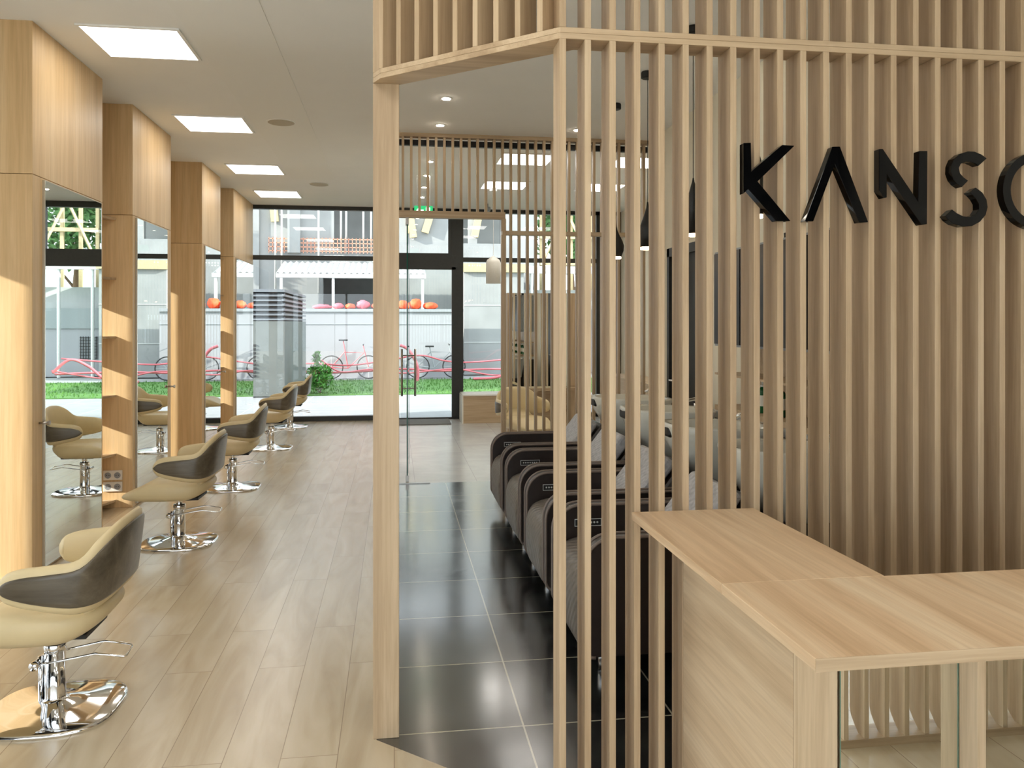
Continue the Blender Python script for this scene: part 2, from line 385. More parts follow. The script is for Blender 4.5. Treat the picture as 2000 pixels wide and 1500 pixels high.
m = MB(); m.box(-.04, .03, YW-.06, YW, .02, 2.44); m.box(.915, .98, YW-.06, YW, .02, 2.44); m.box(-.04, .98, YW-.06, YW, 2.40, 2.44); m.box(-.04, .98, YW-.06, YW, .0, .03)
m.build('door_leaf', 'frame', w)
MB().box(.03, .915, YW-.03, YW-.025, .03, 2.40).build('pane', 'glass_clear', w)
MB().box(-.04, .86, YW-.005, YW, 2.66, 3.29).build('pane', 'glass', w)
w = struct(thing('window_2', None, None, (2.4, YW, 0)))
m = MB(); m.box(1.10, XF, YW-.05, YW+.05, 0, .07); m.box(1.10, XF, YW-.05, YW+.05, H-.06, H); m.box(1.10, XF, YW-.04, YW+.04, 2.53, 2.60); m.box(XF-.08, XF, YW-.05, YW+.05, 0, H); m.box(3.3, 3.36, YW-.05, YW+.05, 0, H)
m.build('window_frame', 'frame', w)
MB().box(1.10, XF-.08, YW-.005, YW, .07, 2.53).build('pane', 'glass', w)
MB().box(1.10, XF-.08, YW-.005, YW, 2.60, H-.06).build('pane', 'glass', w)

# ------------------------------------------------------------------ slatted partition with sign
PITCH = 0.0803; X0 = 0.533; SD = 0.102; ST = 0.021
ZB = 2.44
part = thing('slat_partition', 'tall oak slat screen with an angled corner standing behind the reception counter', 'screen', (AX, AY, 0))
nk = int((3.0-X0)/PITCH)
for k in range(nk+1):
    xr = X0+k*PITCH
    MB().box(xr-ST, xr, AY, AY+SD, 0.02, ZB).build('slat', 'oak_z', part, bevel=.0012, seg=1)
    MB().box(xr-ST, xr, AY, AY+SD, ZB+.036, H).build('slat', 'oak_z', part, bevel=.0012, seg=1)
xe = X0+nk*PITCH
CX, CY = -.05, 2.985
dv = Vector((CX-AX, CY-AY)).normalized(); nv = Vector((-dv.y, dv.x));
if nv.y < 0: nv = -nv
if nv.x < 0 and nv.y < 0: nv = -nv
nv = Vector((abs(dv.y), abs(dv.x)))    # inward normal of the diagonal run
for z0, z1 in ((ZB, ZB+.018), (ZB+.0185, ZB+.036)):
    poly = [(xe, AY), (AX, AY), (CX, CY), (DX, DY), (DX+.09, DY+.05), (CX+nv.x*SD, CY+nv.y*SD), (AX+nv.x*SD*.95, AY+SD), (xe, AY+SD)]
    MB().prism(poly, z0, z1).build('rail', 'oak_x', part, bevel=.001, seg=1)
MB().box(AX, xe, AY, AY+SD, 0, .02).build('rail', 'oak_x', part)
MB().box(AX, xe, AY, AY+SD, H-.02, H).build('rail', 'oak_x', part)
L = math.hypot(CX-AX, CY-AY)
for i in range(9):
    t = .066+i*(L-.066-.012)/8
    p = Vector((AX, AY))+dv*t; q = p+dv*ST
    MB().prism([tuple(p), tuple(q), tuple(q+nv*SD), tuple(p+nv*SD)], ZB+.036, H).build('slat', 'oak_z', part, bevel=.001, seg=1)
MB().box(DX, DX+.096, DY, DY+.03, 0, ZB).build('post', 'oak_z', part, bevel=.0015, seg=1)
MB().box(DX, DX+.096, DY-.01, DY+.02, ZB+.036, H).build('post', 'oak_z', part, bevel=.0015, seg=1)

# rear slat screen in front of the lobby
rear = thing('slat_partition', 'far oak slat screen behind the wash chairs with a doorway gap at its left', 'screen', (1.2, YS, 0))
z1 = 2.60; z2 = 2.43
rx = lambda u: (lambda r: YS*(math.sin(TH)+r*math.cos(TH))/(math.cos(TH)-r*math.sin(TH)))((u-1000)/1580)
xs = [rx(787+16.25*i) for i in range(31)]
xs = [x for x in xs if x < XR-.01]
XD = rx(985)
for x in xs:
    lo = z1+.03 if x < XD-.02 else z2+.02
    MB().box(x-.012, x+.012, YS, YS+.06, lo, H-.035).build('slat', 'oak_z', rear)
    if x >= XD-.02: MB().box(x-.012, x+.012, YS, YS+.06, 0.02, z2-.02).build('slat', 'oak_z', rear)
MB().box(.01, XD+.01, YS-.01, YS+.08, z1-.035, z1+.03).build('rail', 'oak_x', rear)
MB().box(XD-.01, XR, YS-.005, YS+.065, z2-.02, z2+.02).build('rail', 'oak_x', rear)
MB().box(-.06, XR, YS-.01, YS+.08, H-.035, H).build('rail', 'oak_x', rear)
MB().box(-.06, XR, YS+.085, YS+.13, H-.10, H-.045).build('track', 'black', rear)
MB().box(XD-.015, XR, YS, YS+.06, 0, .02).build('rail', 'oak_x', rear)
MB().box(XD-.02, XD+.015, YS-.02, YS+.09, 0.0, z1-.035).build('post', 'oak_z', rear)

# sign letters
K = [(1.1048,2.124),(1.13,2.126),(1.132,2.0351),(1.2365,2.122),(1.2786,2.1209),(1.1528,2.0025),(1.2649,1.8777),(1.2155,1.8764),(1.1204,1.9771),(1.1048,1.962)]
A = [(1.4094,2.122),(1.4362,2.1233),(1.5355,1.8789),(1.5035,1.8765),(1.4182,2.0653),(1.3435,1.8779),(1.3135,1.8774)]
N = [(1.5741,2.1196),(1.5877,2.12),(1.7141,1.9493),(1.7174,2.1174),(1.7474,2.1183),(1.7454,1.8758),(1.7252,1.8729),(1.6013,2.0377),(1.6013,1.9608),(1.5904,1.9588),(1.5741,1.9828)]
S1 = [(1.9645,2.1),(1.9452,2.1123),(1.9197,2.1213),(1.8943,2.1216),(1.8661,2.1125),(1.8437,2.0952),(1.833,2.0719),(1.8319,2.0489),(1.8409,2.0261),(1.8549,2.0112),(1.8718,2.0008),(1.8957,2.0237),(1.8802,2.0336),(1.8661,2.0473),(1.8619,2.0651),(1.8689,2.0793),(1.8858,2.0867),(1.9056,2.086),(1.9226,2.0796),(1.9339,2.0742)]
S2 = [(1.924,2.0013),(1.9481,1.9852),(1.9637,1.9624),(1.9679,1.9368),(1.9608,1.9109),(1.9395,1.8874),(1.9112,1.8728),(1.8774,1.8696),(1.8437,1.878),(1.824,1.8904),(1.8115,1.9042),(1.8367,1.9264),(1.8549,1.914),(1.8774,1.9042),(1.8999,1.9026),(1.9226,1.9115),(1.9344,1.9284),(1.9344,1.9476),(1.924,1.9641),(1.9112,1.9766),(1.8999,1.9841)]
def letter(polys, name, lab, holes=None):
    m = MB()
    for p in polys: m.prism(p, AY-.031, AY-.001, 'y')
    if holes:
        (cx, cz, ro, ri) = holes; n = 48; rr = []
        for (r, y) in ((ro, AY-.031), (ro, AY-.001), (ri, AY-.001), (ri, AY-.031), (ro, AY-.031)):
            rr.append([(cx+r*math.cos(2*math.pi*k/n), y, cz+r*math.sin(2*math.pi*k/n)) for k in range(n)])
        m.rings(rr, cap=False)
    tag(m.build(name, 'gloss_black', bevel=.001, seg=1), lab, 'sign letter', None)
letter([K], 'sign_letter', 'glossy black letter K, first letter of the sign on the slat screen')
letter([A], 'sign_letter', 'glossy black letter A without crossbar on the slat screen')
letter([N], 'sign_letter', 'glossy black letter N in the middle of the slat screen sign')
letter([S1, S2], 'sign_letter', 'glossy black letter S made of two separate arcs on the slat screen')
letter([], 'sign_letter', 'glossy black round letter O cut by the right edge of the photo', (2.155, 1.996, .131, .101))

# ------------------------------------------------------------------ reception counter
ctr = thing('reception_counter', 'L-shaped pale oak reception counter with mirrored front in the right foreground', 'counter', (.95, 2.0, 0))
ZT = .95; TT = .024
MB().box(.744, 1.150, 1.772, AY-.004, ZT-TT, ZT).build('countertop', 'oak_top', ctr, bevel=.001, seg=1)
MB().box(.744, 3.1, 1.351, 1.77, ZT-TT, ZT).build('countertop', 'oak_top', ctr, bevel=.001, seg=1)
MB().box(.744, 3.1, 1.349, 1.351, ZT-TT, ZT).build('edge_band', 'oak_x', ctr)
MB().box(.914, .934, 1.76, AY-.004, 0, ZT-TT).build('side_panel', 'oak_panel', ctr)
MB().box(.914, 1.012, 1.738, 1.758, 0, ZT-TT).build('front_post', 'oak_screen', ctr, bevel=.001, seg=1)
m = MB(); m.box(.936, 3.1, 1.76, 1.775, 0, ZT-TT); m.build('backing_panel', 'oak_z', ctr)
MB().box(1.018, 1.318, 1.740, 1.746, .02, ZT-TT-.001).build('mirror_panel', 'mirror', ctr)
MB().box(1.342, 3.1, 1.740, 1.746, .02, ZT-TT-.001).build('mirror_panel', 'mirror', ctr)
MB().box(1.0185, 1.0203, 1.7385, 1.7399, .02, ZT-TT-.001).build('mirror_edge', 'pale_edge', ctr)
MB().box(1.3175, 1.3190, 1.7385, 1.7399, .02, ZT-TT-.001).build('mirror_edge', 'pale_edge', ctr)
for x in (1.341, 1.92, 2.5): MB().box(x-.021, x, 1.676, 1.739, 0, ZT-TT).build('fin', 'oak_screen', ctr, bevel=.001, seg=1)
MB().box(.936, .955, 1.76, AY-.004, 0, ZT-TT).build('inner_panel', 'oak_z', ctr)

# slatted planter screen to the right of the camera, seen in the counter mirror
scr = thing('slat_screen', 'low oak slat screen mirrored in the front of the reception counter', 'screen', (2.4, .8, 0))
for k in range(28):
    x = 1.62+k*.0803
    if k == 12: continue
    MB().prism([(.74, .03), (.74, 1.6), (.642, 1.6), (.642, .10), (.652, .075), (.675, .05), (.70, .03)], x, x+.018, 'x').build('slat', 'oak_screen', scr)
MB().box(1.60, 3.75, .642, .745, 0, .03).build('rail', 'oak_x', scr)
MB().box(1.60, 3.75, .642, .745, 1.6, 1.63).build('rail', 'oak_x', scr)
pl = thing('potted_plant', 'dark green houseplant leaf mirrored at the right end of the counter front', 'plant', (2.62, 1.0, 0))
MB().lathe([(.10, 0), (.13, .02), (.15, .30), (.14, .31), (.13, .30)], (2.62, 1.0), 20).build('pot', 'white', pl, smooth=True)
m = MB()
for i in range(16):
    a = i*2.4; l = .18+.12*random.random(); h = .55+.3*random.random()
    b = Vector((2.62, 1.0, .3)); e = b+Vector((math.cos(a)*l, math.sin(a)*l*.8, h)); s = Vector((-math.sin(a), math.cos(a), 0))*.045
    mid = b.lerp(e, .65)+Vector((0, 0, .06))
    m.add([b, mid+s, e, mid-s], [(0, 1, 2, 3)])
m.build('foliage', 'leafdark', pl)

# ------------------------------------------------------------------ mirror pillars, mirrors, shelves
PX = -2.17
PIL = [(5.27, 6.46), (7.17, 8.34), (9.64, 10.63), (11.47, 13.0)]
names = ['nearest', 'second', 'third', 'farthest']
mir = [(5.41, 6.40), (7.24, 8.17), (9.74, 10.56), (11.60, 12.94)]
for i, (a, b) in enumerate(PIL):
    p = thing('wooden_pillar', '%s oak clad wall pillar along the left side, counted from the camera' % names[i], 'pillar', ((PX-.4), (a+b)/2, 0), 'mirror pillars')
    MB().box(PX-.95, PX, a, b, 0, 2.44+.01).build('lower_cladding', 'pillar', p, bevel=.002, seg=1)
    MB().box(PX-.95, PX, a, b, 2.453, H).build('upper_cladding', 'pillar', p, bevel=.002, seg=1)
    y0, y1 = mir[i]
    q = thing('wall_mirror', 'tall frameless mirror on the %s oak pillar' % names[i], 'mirror', (PX, (y0+y1)/2, 0), 'wall mirrors')
    MB().box(PX, PX+.014, y0, y1, 0.02, 2.44).build('backing', 'mirror_edge', q)
    MB().box(PX+.014, PX+.016, y0+.006, y1-.006, 0.026, 2.434).build('glass', 'mirror', q)
    if i < 3:
        h = thing('dryer_holder', 'small steel peg at the near edge of the %s mirror' % names[i], 'holder', (PX+.0, y0-.045 if i == 0 else y1+.08, .98))
        yy = y0-.045 if i == 0 else y1+.08
        MB().tube([(PX-.001, yy, .93), (PX+.05, yy, .93)], .008, 8).build('stem', 'steel', h, smooth=True)
        MB().tube([(PX+.05, yy, .93), (PX+.062, yy, .93)], .015, 10).build('knob', 'steel', h, smooth=False)
cap = ['top', 'second', 'third', 'fourth', 'fifth', 'lowest']
for gi, (ya, yb, who) in enumerate(((6.46, 7.17, 'first and second'), (10.63, 11.47, 'third and fourth'))):
    for j, z in enumerate((2.425, 1.925, 1.435, .945, .455, .07)):
        d = [(-3.0, ya+.001), (-2.52, ya+.001), (-2.30, yb-.001), (-3.0, yb-.001)]
        tag(MB().prism(d, z-.018, z).build('wall_shelf', 'oak_x'), '%s thin oak shelf in the niche between the %s pillars' % (cap[j], who), 'shelf', 'niche shelves')
    MB()
bp = thing('small_plant', 'tiny dark plant in a black pot on the top shelf of the near niche', 'plant', (-2.52, 6.8, 2.426))
MB().lathe([(.025, 2.426), (.03, 2.47), (.028, 2.475)], (-2.44, 6.9), 12).build('pot', 'black', bp)
m = MB()
for i in range(9):
    a = i*2.4; b0 = Vector((-2.44, 6.9, 2.47)); e = b0+Vector((math.cos(a)*.04, math.sin(a)*.04, .06+.07*random.random())); s = Vector((-math.sin(a), math.cos(a), 0))*.009
    m.add([b0, b0.lerp(e, .6)+s, e, b0.lerp(e, .6)-s], [(0, 1, 2, 3)])
m.build('foliage', 'leafdark', bp)
def bottle(x, y, z, h, r, mat, lab, grp=None, pump=False, label=True, capm='white', name='bottle'):
    b = thing(name, lab, 'bottle', (x, y, z), grp)
    MB().lathe([(r*.95, z), (r, z+.005), (r, z+h*.68), (r*.75, z+h*.76), (r*.35, z+h*.80), (r*.35, z+h*.84)], (x, y), 14).build('body', mat, b, smooth=True)
    if pump:
        MB().lathe([(r*.42, z+h*.82), (r*.42, z+h*.88), (r*.15, z+h*.89), (r*.15, z+h*.97), (r*.3, z+h*.975), (r*.3, z+h)], (x, y), 10).build('pump', capm, b)
    else:
        MB().lathe([(r*.5, z+h*.82), (r*.48, z+h), (r*.3, z+h)], (x, y), 12).build('cap', capm, b)
    if label: MB().lathe([(r*1.01, z+h*.22), (r*1.015, z+h*.23), (r*1.015, z+h*.55), (r*1.01, z+h*.56)], (x, y), 14).build('label', 'label', b)
    return b
bottle(-2.395, 6.98, 1.436, .235, .028, 'white', 'white bottle on the third shelf of the near niche, next to the pillar edge', 'niche bottles', label=False)
bottle(-2.44, 6.80, 1.436, .16, .03, 'beige', 'short cream jar bottle behind the white bottle in the near niche', 'niche bottles', label=False)
bottle(-2.46, 6.66, 1.436, .21, .026, 'white', 'white bottle nearest the first pillar on the near niche shelf', 'niche bottles', label=False)
bottle(-2.42, 11.2, 1.436, .235, .028, 'white', 'white bottle on the third shelf of the far niche', 'niche bottles', label=False)
bottle(-2.43, 11.0, 2.426, .22, .03, 'black', 'black bottle on the top shelf of the far niche', 'niche bottles', label=False, capm='black')
# power outlets on the second pillar
for z, w_ in ((.275, 'upper'), (.18, 'lower')):
    o = thing('power_outlet', '%s white double socket low on the second pillar inside the niche' % w_, 'power outlet', (-2.33, 7.165, z), 'double sockets')
    MB().box(-2.40, -2.25, 7.158, 7.169, z-.04, z+.04).build('plate', 'white', o, bevel=.003)
    for x in (-2.362, -2.288):
        k = MB().tube([(x, 7.1575, z), (x, 7.1572, z)], .026, 16).build('socket', 'rail', o)
        for dx in (-.009, .009): MB().tube([(x+dx, 7.157, z), (x+dx, 7.1566, z)], .004, 8).build('hole', 'black', k)

# ------------------------------------------------------------------ salon chairs
def make_chair():
    t = thing('styling_chair', '', 'salon chair', (0, 0, 0), 'styling chairs')
    half = [(-.078, -.262, .595, .550), (-.062, -.270, .628, .522), (0, -.278, .648, .500), (.10, -.282, .658, .480), (.178, -.270, .672, .468), (.222, -.218, .738, .466), (.246, -.13, .778, .472), (.255, 0, .79, .480)]
    full = half+[(x, -y, a, b) for (x, y, a, b) in half[-2::-1]]
    pts = crom(full, 56)
    def sweep(th, off, inset, i0, i1, nn=16, ex=2.6):
        R = []
        for i in range(i0, i1+1):
            x, y, zt, zb = pts[i]; p, q = pts[max(i-1, 0)], pts[min(i+1, len(pts)-1)]
            d = Vector((q[0]-p[0], q[1]-p[1])).normalized(); nrm = Vector((d.y, -d.x))   # outward
            zm = (zt+zb)/2; hh = max((zt-zb)/2-inset, .004)
            e = min(i-i0, i1-i)/3.0
            if inset and e < 1: hh *= math.sqrt(max(0.05, 1-(1-e)**2))
            back = max(0, x-.1)/.2; ring = []
            for k in range(nn):
                c, s = sup(2*math.pi*k/nn, ex); z = zm+hh*s
                lean = min(1, back)*(z-.5)*.17
                w = nrm*(off+th/2*c); ring.append((x+w.x+lean, y+w.y, z))
            R.append(ring)
        m = MB(); m.rings(R); return m
    sweep(.045, 0, 0, 0, 56).build('cushion_shell', 'beige', t, smooth=True, local=True)
    sweep(.010, .022, .030, 2, 54, 12, 4).build('outer_shell', 'veneer', t, smooth=True, local=True)
    # seat
    n = 44; R = []
    def sp(x): return (lambda k: k*k*(3-2*k))(min(1, max(0, (x+.36)/.26)))
    for (sc, f) in ((.70, 0.0), (.90, .02), (.985, .25), (1.0, .5), (.985, .75), (.93, .92), (.80, 1.0), (.45, 1.03), (.1, 1.03)):
        ring = []
        for k in range(n):
            c, s = sup(2*math.pi*k/n, 3.0); x = -.06+.30*c*sc; y = .25*s*sc*(1-.10*max(0, -c))
            zb = .335+.10*max(0, (x-.10)/.14)**1.5*.6; zt = .365+.095*sp(x)
            ring.append((x, y, zb+(zt-zb)*f))
        R.append(ring)
    MB().rings(R).build('seat', 'beige', t, smooth=True, local=True)
    m = MB(); R = []
    for (x, z, w, h) in ((.08, .40, .20, .06), (.17, .43, .19, .055), (.235, .50, .17, .04)):
        R.append([(x+.03*sup(2*math.pi*k/12, 3)[1]*.3, w*sup(2*math.pi*k/12, 3)[0], z+h*sup(2*math.pi*k/12, 3)[1]) for k in range(12)])
    m.rings(R).build('back_support', 'beige', t, smooth=True, local=True)
    for s in (-1, 1): MB().tube([(.13, s*.15, .36), (.17, s*.15, .37), (.19, s*.15, .40)], .012, 8).build('bracket', 'chrome', t, smooth=True, local=True)
    MB().box(-.12, .16, -.12, .12, .318, .337).build('seat_plate', 'black', t, bevel=.004, local=True)
    MB().lathe([(.024, .25), (.022, .26), (.021, .30), (.034, .312), (.034, .319)], (0, 0), 20).build('piston', 'chrome', t, smooth=True, local=True)
    m = MB(); m.lathe([(.075, .038), (.062, .045), (.043, .052), (.040, .06), (.040, .235), (.042, .236), (.042, .268), (.038, .273), (.02, .274)], (0, 0), 28)
    m.build('pump_column', 'chrome', t, smooth=True, local=True)
    MB().tube([(-.045, -.02, .05), (-.045, -.02, .225)], .010, 10).build('side_tube', 'chrome', t, smooth=True, local=True)
    R = []
    for (sc, z) in ((1, 0), (1.0, .008), (.985, .014), (.95, .017), (.75, .024), (.5, .031), (.32, .040), (.22, .048), (.12, .052)):
        ex = 2.9-1.0*(1-sc)
        R.append([(sup(2*math.pi*k/64, ex)[0]*.252*sc, sup(2*math.pi*k/64, ex)[1]*.245*sc, z) for k in range(64)])
    MB().rings(R).build('base_plate', 'chrome', t, smooth=True, local=True)
    m = MB(); m.tube([(-.045, -.05, .205), (.0, -.052, .208), (.17, -.052, .235), (.21, -.05, .228), (.275, -.045, .215), (.282, -.04, .215), (.282, .035, .225), (.275, .045, .228), (.21, .05, .24), (.17, .052, .245), (.03, .05, .22), (-.03, .05, .212)], .0045, 8)
    m.build('foot_lever', 'chrome', t, smooth=True, local=True)
    m = MB(); m.tube([(-.05, -.062, .205), (-.05, .06, .212)], .011, 10); m.tube([(-.05, -.075, .205), (-.05, -.055, .205)], .018, 12)
    m.build('lever_hub', 'chrome', t, smooth=True, local=True)
    return t
chair = make_chair()
CH = [(-1.345, 3.47, 0.0, 'closest beige and dark veneer styling chair, cut by the left edge of the photo'),
      (-1.50, 5.98, -.03, 'second beige and dark veneer styling chair from the camera, facing the nearest mirror'),
      (-1.50, 7.90, .02, 'third beige styling chair in the row along the mirrors, in front of the second pillar'),
      (-1.50, 10.3, -.06, 'fourth beige styling chair in the row, second from the far window'),
      (-1.52, 12.35, .03, 'farthest beige styling chair in the row, right in front of the far window')]
for i, (x, y, rz, lab) in enumerate(CH):
    if i == 0: chair.location = (x, y, 0); chair.rotation_euler = (0, 0, rz); chair['label'] = lab
    else: instance(chair, (x, y, 0), rz, lab)
instance(chair, (1.50, 9.25, 0), 1.9, 'beige styling chair seen through the far slat screen, at the freestanding station')

# ------------------------------------------------------------------ wash chairs
def rr_profile(x0, x1, z0, z1, r, n=8):
    p = []
    for cx, cz, a0 in ((x1-.03, z1-.03, 0), (x0+r, z1-r, 90)):
        rad = .03 if a0 == 0 else r
        for k in range(n+1):
            a = math.radians(a0+90*k/n); p.append((cx+rad*math.cos(a), cz+rad*math.sin(a)))
    for k in range(n+1):
        a = math.radians(180+90*k/n); p.append((x0+.05+.05*math.cos(a), z0+.05+.05*math.sin(a)))
    p.append((x1, z0)); return p
def make_wash():
    t = thing('shampoo_chair', '', 'wash chair', (0, 0, 0), 'wash chairs')
    for s in (-1, 1):
        ya, yb = (.27, .355) if s > 0 else (-.355, -.27)
        P = rr_profile(0, .92, .12, .63, .13)
        a = MB().prism(P, ya+.006, yb-.006, 'y').build('armrest', 'brown_leather', t, bevel=.006, local=True)
        for yy in (ya+.006, yb-.006):
            pts = [(x, yy, z) for (x, z) in P[:-1]]
            MB().tube(pts, .008, 6).build('piping', 'piping', a, smooth=True, local=True)
        if s > 0:
            c = MB().box(.10, .235, ya+.001, ya+.008, .525, .560).build('control_panel', 'black', a, local=True)
            m = MB()
            for (x0, x1, z0, z1_) in ((.10, .235, .558, .561), (.10, .235, .524, .527), (.098, .101, .524, .561), (.234, .237, .524, .561)): m.box(x0, x1, ya-.001, ya+.003, z0, z1_)
            m.build('panel_border', 'galv', c, local=True)
            for k in range(7): MB().tube([(.120+k*.0158, ya+.002, .5425), (.120+k*.0158, ya-.0015, .5425)], .0052, 8).build('button', 'galv', c, local=True)
    # quilted front apron with rolled top, seat
    prof = [(.04, .11), (.0, .14), (-.012, .25), (-.01, .36), (.02, .44), (.08, .475), (.16, .485), (.16, .44), (.12, .40), (.10, .11)]
    P = crom(prof, 30)
    R = []
    for y, k in ((-.262, .90), (-.25, .98), (-.2, 1.0), (0, 1.0), (.2, 1.0), (.25, .98), (.262, .90)):
        R.append([(.08+(x-.08)*k, y, .29+(z-.29)*k) for (x, z) in P])
    MB().rings(R).build('footrest_cushion', 'quilt_brown', t, smooth=True, local=True)
    MB().box(.16, .72, -.262, .262, .30, .47).build('seat', 'quilt_brown', t, bevel=.03, seg=3, local=True)
    MB().box(.10, .90, -.26, .26, .12, .30).build('body', 'brown_leather', t, bevel=.01, local=True)
    # back, reclined
    def slab(p0, p1, th0, th1, w, mat, name, par=t, bev=.03):
        a = Vector((p0[0], 0, p0[1])); b = Vector((p1[0], 0, p1[1])); d = (b-a).normalized(); q = Vector((-d.z, 0, d.x))
        vs = []
        for y in (-w, w):
            for (pp, o) in ((a, th0), (b, th0), (b, -th1), (a, -th1)): v = pp+q*o; vs.append((v.x, y, v.z))
        m = MB(); m.add(vs, [(0, 1, 2, 3), (7, 6, 5, 4), (0, 4, 5, 1), (1, 5, 6, 2), (2, 6, 7, 3), (3, 7, 4, 0)])
        return m.build(name, mat, par, bevel=bev, seg=3, smooth=False, local=True)
    slab((.50, .47), (.74, .78), .05, .04, .24, 'quilt_grey', 'back_cushion')
    slab((.56, .42), (.82, .75), .03, .05, .25, 'brown_leather', 'backrest')
    # basin
    R = []
    def bring(cx, cz, hx, hy, tilt, ex=3.0, n=36):
        out = []
        for k in range(n):
            c, s = sup(2*math.pi*k/n, ex); out.append((cx+hx*c, hy*s*(1-.12*max(0, -c)), cz+tilt*hx*c))
        return out
    R = [bring(1.16, .60, .16, .15, 0), bring(1.16, .62, .20, .18, 0), bring(1.13, .74, .25, .225, .05), bring(1.10, .86, .30, .25, .04), bring(1.095, .935, .325, .26, -.02), bring(1.095, .95, .32, .255, -.03),
         bring(1.10, .945, .28, .215, -.03), bring(1.12, .85, .24, .185, 0), bring(1.15, .74, .16, .13, 0)]
    bs = MB().rings(R).build('basin', 'ceramic', t, smooth=True, local=True)
    MB().box(.772, .83, -.085, .085, .88, .955).build('neck_rest', 'black', bs, bevel=.02, seg=3, local=True)
    f = MB().tube([(1.33, 0, .935), (1.33, 0, .985), (1.30, 0, 1.01), (1.24, 0, 1.0), (1.22, 0, .985)], .012, 8).build('faucet', 'chrome', bs, smooth=True, local=True)
    MB().tube([(1.33, -.05, .94), (1.33, -.05, .975)], .016, 10).build('tap_knob', 'chrome', f, smooth=True, local=True)
    MB().tube([(1.33, .05, .94), (1.33, .05, .975)], .016, 10).build('tap_knob', 'chrome', f, smooth=True, local=True)
    MB().tube([(.86, 0, .72), (.96, 0, .66)], .03, 12).build('hinge', 'chrome', t, smooth=True, local=True)
    MB().box(.98, 1.32, -.16, .16, 0, .61).build('pedestal', 'brown_leather', t, bevel=.02, local=True)
    for sx in (.12, .80):
        for sy in (-.2, .2): MB().tube([(sx, sy, 0), (sx, sy, .125)], .022, 10).build('foot', 'chrome', t, smooth=True, local=True)
    return t
wash = make_wash()
WY = [(6.35, 'farthest dark brown wash chair with grey quilted back, next to the far slat screen'), (5.47, 'second farthest dark brown wash chair with white basin'),
      (4.59, 'second nearest dark brown wash chair with white basin'), (3.71, 'nearest dark brown wash chair with white basin, behind the slatted sign screen')]
for i, (y, lab) in enumerate(WY):
    if i == 0: wash.location = (.80, y, 0); wash['label'] = lab
    else: instance(wash, (.80, y, 0), 0, lab)

# ------------------------------------------------------------------ pendants
def pendant(x, y, prof, lab, zb=2.10, mat='black', cord_top=H, bulb=True):
    t = thing('pendant_lamp', lab, 'pendant lamp', (x, y, zb), 'pendant lamps over the basins' if bulb else None)
    MB().lathe([(.045, H-.002), (.048, H-.01), (.048, H-.045), (.04, H-.05)], (x, y), 20).build('canopy', mat, t, smooth=False)
    top = zb+prof[-1][1]
    MB().tube([(x, y, top-.005), (x, y, H-.04)], .0025, 6).build('cord', mat, t)
    MB().lathe([(r, zb+z) for r, z in prof], (x, y), 28).build('lamp_shade', mat, t, smooth=True)
    if bulb: MB().lathe([(prof[0][0]*.9, zb-.018), (prof[0][0]*.94, zb-.016), (prof[0][0]*.94, zb+.001)], (x, y), 20).build('bulb', 'bulb', t)
PA = [(.050, 0), (.068, .05), (.072, .09), (.06, .13), (.04, .17), (.022, .21), (.012, .25), (.006, .31)]
PB = [(.055, 0), (.055, .15), (.048, .175), (.035, .21), (.020, .255), (.010, .29), (.005, .33)]
PC = [(.031, 0), (.031, .22), (.027, .25), (.017, .29), (.008, .32), (.004, .345)]
pendant(1.83, 6.57, PA, 'farthest black pendant, a wide teardrop shape, over the wash chairs')
pendant(1.83, 5.70, PB, 'black bell shaped pendant third from the camera over the wash chairs')
pendant(1.83, 4.79, PC, 'slim black cylindrical pendant second from the camera over the wash chairs')
pendant(1.83, 3.90, PC, 'nearest slim black pendant, partly behind the letter K')

# ------------------------------------------------------------------ right wall: door, cabinet, niche shelf, bottles
d = struct(thing('door_2', None, None, (XR, 6.9, 0)))
m = MB(); m.box(XR-.02, XR+.02, 6.50, 6.56, 0, 2.24); m.box(XR-.02, XR+.02, 7.24, 7.30, 0, 2.24); m.box(XR-.02, XR+.02, 6.50, 7.30, 2.16, 2.24)
m.build('door_frame', 'frame', d)
MB().box(XR+.01, XR+.05, 6.56, 7.24, 0, 2.16).build('door_leaf', 'black', d)
MB().tube([(XR+.01, 7.17, 1.02), (XR-.04, 7.17, 1.02), (XR-.045, 7.06, 1.02)], .009, 8).build('door_handle', 'chrome', d, smooth=True)
c = thing('wall_cabinet', 'glossy dark wall cabinet with grey frame behind the basins', 'cabinet', (2.4, 4.5, 1.38))
MB().box(2.27, XR, 3.3, 5.52, 1.385, 2.05).build('body', 'rail', c)
for k in range(5): MB().box(2.255, 2.27, 3.31+k*.44, 3.31+k*.44+.425, 1.40, 2.035).build('door', 'dark_cab', c)
n_ = thing('bottle_niche', 'oak backed open shelf under the dark wall cabinet', 'shelf', (2.4, 4.5, .90))
MB().box(XR-.02, XR-.001, 3.3, 5.52, .965, 1.38).build('back_panel', 'oak_x', n_)
MB().box(2.27, XR-.02, 3.3, 5.52, .93, .965).build('shelf', 'oak_x', n_)
MB().box(2.27, XR-.02, 3.3, 5.52, 1.18, 1.195).build('shelf', 'oak_x', n_)
b_ = thing('base_cabinet', 'low dark cabinet with pale top running behind the basins', 'cabinet', (2.4, 4.5, 0))
MB().box(2.25, XR-.002, 3.25, 5.55, .88, .928).build('worktop', 'galv', b_)
MB().box(2.27, XR-.002, 3.3, 5.52, 0.0, .879).build('body', 'brown_leather', b_)
pos = ['farthest', 'second farthest', 'third farthest', 'fourth farthest', 'fourth nearest', 'third nearest', 'second nearest', 'nearest']
for k in range(8):
    bottle(2.36, 5.44-k*.245, .966, .205, .034, 'green_bottle', '%s green bottle with white label and pump under the wall cabinet' % pos[k], 'green pump bottles', pump=True)
